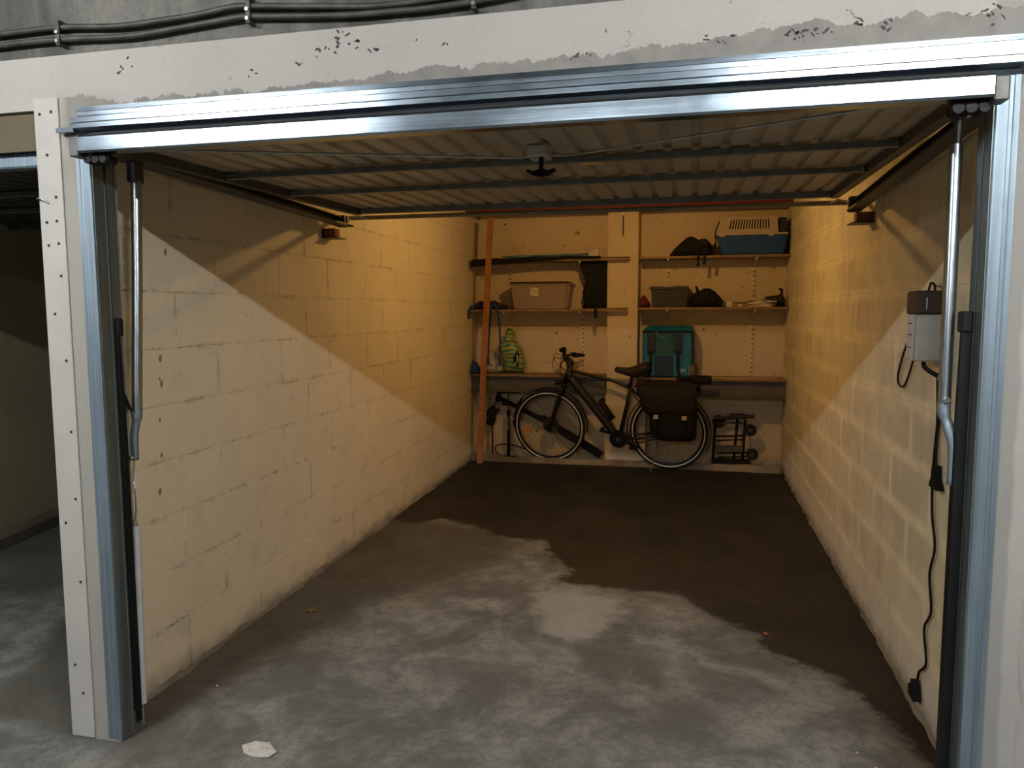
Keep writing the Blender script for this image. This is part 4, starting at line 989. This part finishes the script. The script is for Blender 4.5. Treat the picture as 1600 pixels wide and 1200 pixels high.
# rear rack
rk = T('rear_rack', [(-.30, -.06, .80), (.25, -.06, .815)], .006, 'black', 8)
T('rack_rail', [(-.30, .06, .80), (.25, .06, .815)], .006, 'black', 8, rk)
for s_ in (-1, 1):
    T('rack_leg', [(.12, s_*.06, .81), (.01, s_*.075, .375)], .005, 'black', 8, rk); T('rack_leg', [(.0, s_*.06, .806), (-.01, s_*.075, .375)], .005, 'black', 8, rk)
for xx in (-.25, -.1, .05, .2): T('rack_bar', [(xx, -.06, .806), (xx, .06, .806)], .004, 'black', 6, rk)
MB().box((.255, -.04, .76), (.29, .04, .81), bev=.006).build('rear_light', 'black', bike)

# panniers carried by the bicycle
pn = empty('pannier_bag', 'brown-black double pannier bag with pale buckles over the bicycle rear rack', 'pannier bag', BO); pn.rotation_euler = bike.rotation_euler
b = MB(); b.inflate([(-.10, .335), (-.03, .32), (.22, .325), (.27, .36), (.28, .60), (.255, .80), (-.16, .80), (-.15, .42)], -.155, .15, 6, .006, 10, 3); b.build('pouch', 'blackcloth', pn, True)
b = MB(); b.inflate([(-.255, .80), (-.20, .62), (-.145, .572), (.255, .58), (.285, .615), (.275, .83), (-.24, .835)], -.205, .085, 6, .004, 8, 3); b.build('flap', 'brownblack', pn, True)
MB().box((-.22, -.20, .823), (.27, .07, .838), bev=.006).build('top_bridge', 'brownblack', pn)
for bx in (-.075, .175):
    MB().box((bx-.022, -.256, .548), (bx+.022, -.244, .588), bev=.004).build('buckle', 'buckle', pn)
    MB().box((bx-.010, -.254, .44), (bx+.010, -.230, .56)).build('strap', 'blackcloth', pn)
MB().tube([(-.27, -.14, .842), (-.10, -.16, .846), (.02, -.15, .85)], .012, 8).build('carry_strap', 'brownblack', pn, True)
ro = MB().tube([(.20, .0, .87), (.225, .0, .868), (.37, .02, .865), (.385, .02, .865)], [.02, .038, .038, .025], 14).build('rolled_rain_cover', 'blackcloth', None, True)
ro.location = BO; ro.rotation_euler = bike.rotation_euler; tag(ro, 'small black rolled bundle strapped behind the pannier bag on the rack', 'roll')
MB().tube([(.06, .09, .84), (.21, .09, .86)], .016, 10).build('roll_strap', 'blackcloth', ro)

# ================================================================== BEHIND THE BICYCLE
t = empty('floor_pump', 'black upright bicycle floor pump with T handle and hose, back left corner', 'pump', (.232, 5.22, 0))
MB().tube([(0, 0, .02), (0, 0, .46)], .017, 14).build('barrel', 'black', t, True)
MB().tube([(0, 0, .46), (0, 0, .50)], [.021, .012], 12).build('collar', 'black', t, True)
MB().tube([(0, 0, .50), (0, 0, .665)], .006, 8).build('rod', 'spoke', t)
MB().tube([(-.115, 0, .672), (0, 0, .676), (.115, 0, .672)], .012, 10).build('handle', 'black', t, True)
MB().box((-.10, -.03, .0), (.10, .03, .022), bev=.006).build('foot', 'black', t)
MB().tube(curve_pts([(.0, -.02, .03), (-.08, -.03, .03), (-.13, -.03, .08), (-.115, -.03, .13), (-.02, -.03, .15), (.10, -.03, .13), (.22, -.03, .09), (.27, -.03, .07)], 6), .006, 8).build('hose', 'rubber', t, True)
for i in range(9): MB().box((-.004, -.0185, .30+.014*i), (.004, -.0165, .308+.014*i)).build('gauge_mark', 'rod', t)

t = empty('folded_scooter', 'folded black kick scooter leaning diagonally behind the front bicycle wheel', 'scooter', (.7, 5.28, .03))
O = Vector((.7, 5.28, .03))
mk(MB().box((-.26, -.03, -.035), (.26, .03, .035), Matrix.Rotation(radians(30), 3, 'Y'), bev=.012), 'deck', 'black', t, Vector((-.24, .02, -.16)))
mk(MB().tube([(.14, 5.26, .60), (.42, 5.26, .47), (.76, 5.27, .31)], [.022, .026, .028], 12), 'folding_stem', 'black', t, O, True)
mk(MB().tube([(.74, 5.25, .32), (1.12, 5.27, .10)], .030, 10), 'rail', 'black', t, O, True)
mk(MB().box((.52, 5.235, .385), (.61, 5.29, .44), bev=.01), 'latch', 'black', t, O)
mk(MB().tube([(.13, 5.20, .60), (.11, 5.30, .62)], .030, 12).tube([(.17, 5.22, .57), (.25, 5.24, .55)], [.03, .022], 10), 'steering_head', 'black', t, O)
mk(MB().tube([(.29, 5.24, .41), (.33, 5.25, .52), (.36, 5.25, .60)], [.018, .020, .012], 10), 'grip', 'rubber', t, O, True)
mk(MB().tube([(.14, 5.23, .56), (.09, 5.23, .47)], .007, 8), 'kick_lever', 'steel', t, O)
mk(MB().tube(curve_pts([(.33, 5.24, .42), (.28, 5.24, .36), (.36, 5.24, .20), (.45, 5.24, .12)], 5), .009, 8), 'brake_cable', 'rubber', t, O, True)
t = empty('loose_pedal_set', 'cluster of black bicycle pedals hanging beside the orange plank', 'pedals', (.055, 5.24, .30))
MB().tube([(0, -.035, .16), (0, .035, .16)], .048, 14).box((-.035, -.05, .10), (.05, .04, .22), Matrix.Rotation(.5, 3, 'Y'), bev=.01).build('pedal_block', 'black', t)
MB().box((-.05, -.04, .03), (.03, .04, .12), Matrix.Rotation(.3, 3, 'Y'), bev=.01).box((.0, -.02, -.30), (.012, .0, .12)).build('pedal_block', 'black', t)
MB().tube([(.0, 0, .2), (.045, 0, .275)], .008, 8).build('spindle', 'spoke', t)

t = empty('luggage_trolley', 'folded black luggage trolley leaning on the back wall at the right', 'trolley', (2.40, 5.22, .0))
b = MB()
for x0, x1 in ((-.17, -.13), (.02, .07), (.10, .14)): b.tube([(x0, -.04, .06), (x1-.02, .03, .46)], .012, 8)
b.build('frame_tube', 'black', t, True)
for z_, x0, x1 in ((.42, -.18, .10), (.30, -.15, .12), (.26, -.14, .10), (.14, -.14, .14), (.10, -.12, .16)): MB().tube([(x0, -.03, z_), (x1, -.02, z_+.015)], .007, 8).build('cross_rod', 'spoke' if z_ in (.42,) else 'black', t, True)
MB().tube([(-.17, .0, .465), (.0, .0, .48), (.20, .0, .497)], .016, 10).box((-.02, -.03, .47), (.12, .03, .515), bev=.008).build('handle_bar', simple('dark_maroon_grip', (.035, .012, .01), .5), t)
MB().box((-.15, -.05, .16), (.10, -.035, .22)).build('base_plate', 'greybeam', t)
MB().box((-.18, -.06, .03), (.17, .02, .085), bev=.01).build('foot_plate', 'black', t)
for (wx, wz) in ((.165, .37), (.185, .14)):
    w = MB().tube([(wx, -.055, wz), (wx, -.025, wz)], .055, 20).build('wheel', 'rubber', t); MB().tube([(wx, -.058, wz), (wx, -.02, wz)], .02, 12).build('hub', 'spoke', w)
MB().tube([(-.12, .04, .43), (-.12, .07, .43)], .06, 18).build('wheel', 'rubber', t)
o = MB().inflate([(-.10, 0), (.12, 0), (.10, .02), (.04, .035), (-.04, .03), (-.08, .015)], 0, .08, 4, .008, 30, 3).build('crumpled_plastic', 'whitebag', None, True); o.location = (2.70, 5.17, .0)
tag(o, 'scrap of crumpled clear plastic on the floor in the back right corner', 'litter')

# ================================================================== FLOOR LITTER
def leaf(name, mat, loc, s_, rz, label):
    b = MB(); n_ = 14; ring = []
    for i in range(n_):
        a = 2*pi*i/n_; r = s_*(1 if i % 2 else .55)*(1+.4*cos(a)); ring.append(b.b.verts.new((r*cos(a), r*sin(a)*.7, .006+.010*noise.noise(Vector((cos(a)*2, sin(a)*2, rz))))))
    c = b.b.verts.new((0, 0, .004)); c2 = b.b.verts.new((0, 0, .0015))
    for i in range(n_): b.b.faces.new((c, ring[i], ring[(i+1) % n_])); b.b.faces.new((c2, ring[(i+1) % n_], ring[i]))
    o = b.build(name, mat, None); o.location = loc; o.rotation_euler = (0, 0, rz); tag(o, label, 'leaf'); return o
leaf('dry_leaf', 'leaf', (.19, 1.19, -.003), .035, .4, 'brown dry leaf on the floor near the left wall')
leaf('dry_leaf', 'leaf2', (2.37, 1.41, -.003), .018, 1.2, 'small orange leaf at the edge of the dark damp patch, right')
leaf('dry_leaf', 'leaf2', (.27, 1.62, -.003), .013, 2.2, 'tiny orange leaf fragment near the left wall, behind the larger leaf')
leaf('dry_leaf', 'leaf', (2.73, .36, -.003), .016, 2.9, 'small olive leaf scrap on the floor beside the right jamb')
b = MB(); b.inflate([(-.06, -.03), (-.02, -.05), (.03, -.04), (.07, .02), (.05, .05), (.0, .045), (-.04, .02)], 0, .006, 3, .004, 30, 2)
o = b.build('paint_flake', 'chip', None, False); o.rotation_euler = (pi/2, 0, .3); o.location = (.60, .065, -.002); tag(o, 'pale paint flake stuck to the floor at the front left', 'paint flake')
for i, (x, y, s_) in enumerate([(2.55, .35, .007), (2.62, .42, .006), (2.50, .30, .005), (2.66, .30, .006), (.20, .42, .006), (2.58, .50, .005)]):
    b = MB(); bmesh.ops.create_icosphere(b.b, subdivisions=1, radius=s_)
    for v in b.b.verts: v.co.z *= .6; v.co += Vector((noise.noise(v.co*300+Vector((i, 0, 0))), noise.noise(v.co*300+Vector((0, i, 0))), 0))*s_*.4
    o = b.build('pebble', 'chip', None); o.location = (x, y, s_*.3-.002)
    tag(o, 'tiny pale pebble of mortar grit on the front floor', 'pebble', 'mortar crumbs on the floor')

# ================================================================== LAMPS
def fluo(x, y, z, label):
    t = empty('fluorescent_lamp', label, 'lamp', (x, y, z), 'corridor lamps')
    MB().box((-.62, -.05, .03), (.62, .05, .09), bev=.01).build('housing', 'white', t)
    MB().tube([(-.59, 0, 0), (.59, 0, 0)], .014 if y > -4 else .008, 12).build('tube', 'tube', t, True)
    MB().box((-.62, -.02, -.02), (-.59, .02, .04)).box((.59, -.02, -.02), (.62, .02, .04)).build('holder', 'white', t)
fluo(-.55, -2.05, 2.66, 'fluorescent lamp on the corridor ceiling to the left, out of view')
fluo(2.95, -2.05, 2.66, 'fluorescent lamp on the corridor ceiling to the right, out of view')
fluo(1.1, -5.6, 2.66, 'far fluorescent lamp on the corridor ceiling, out of view')
t = empty('garage_bulb', 'bare warm bulb on the garage ceiling behind the raised door', 'lamp', (1.42, 3.12, CZ))
MB().tube([(0, 0, 0), (0, 0, -.05)], .022, 14).build('bulb_holder', 'white', t, True)
ld = bpy.data.lights.new('bulb', 'POINT'); ld.energy = LAMP_W; ld.color = (1.0, .55, .16); ld.shadow_soft_size = .022
lo = bpy.data.objects.new('bulb', ld); COL.objects.link(lo); lo.parent = t; lo.location = (0, 0, -.115)
bpy.context.view_layer.update()
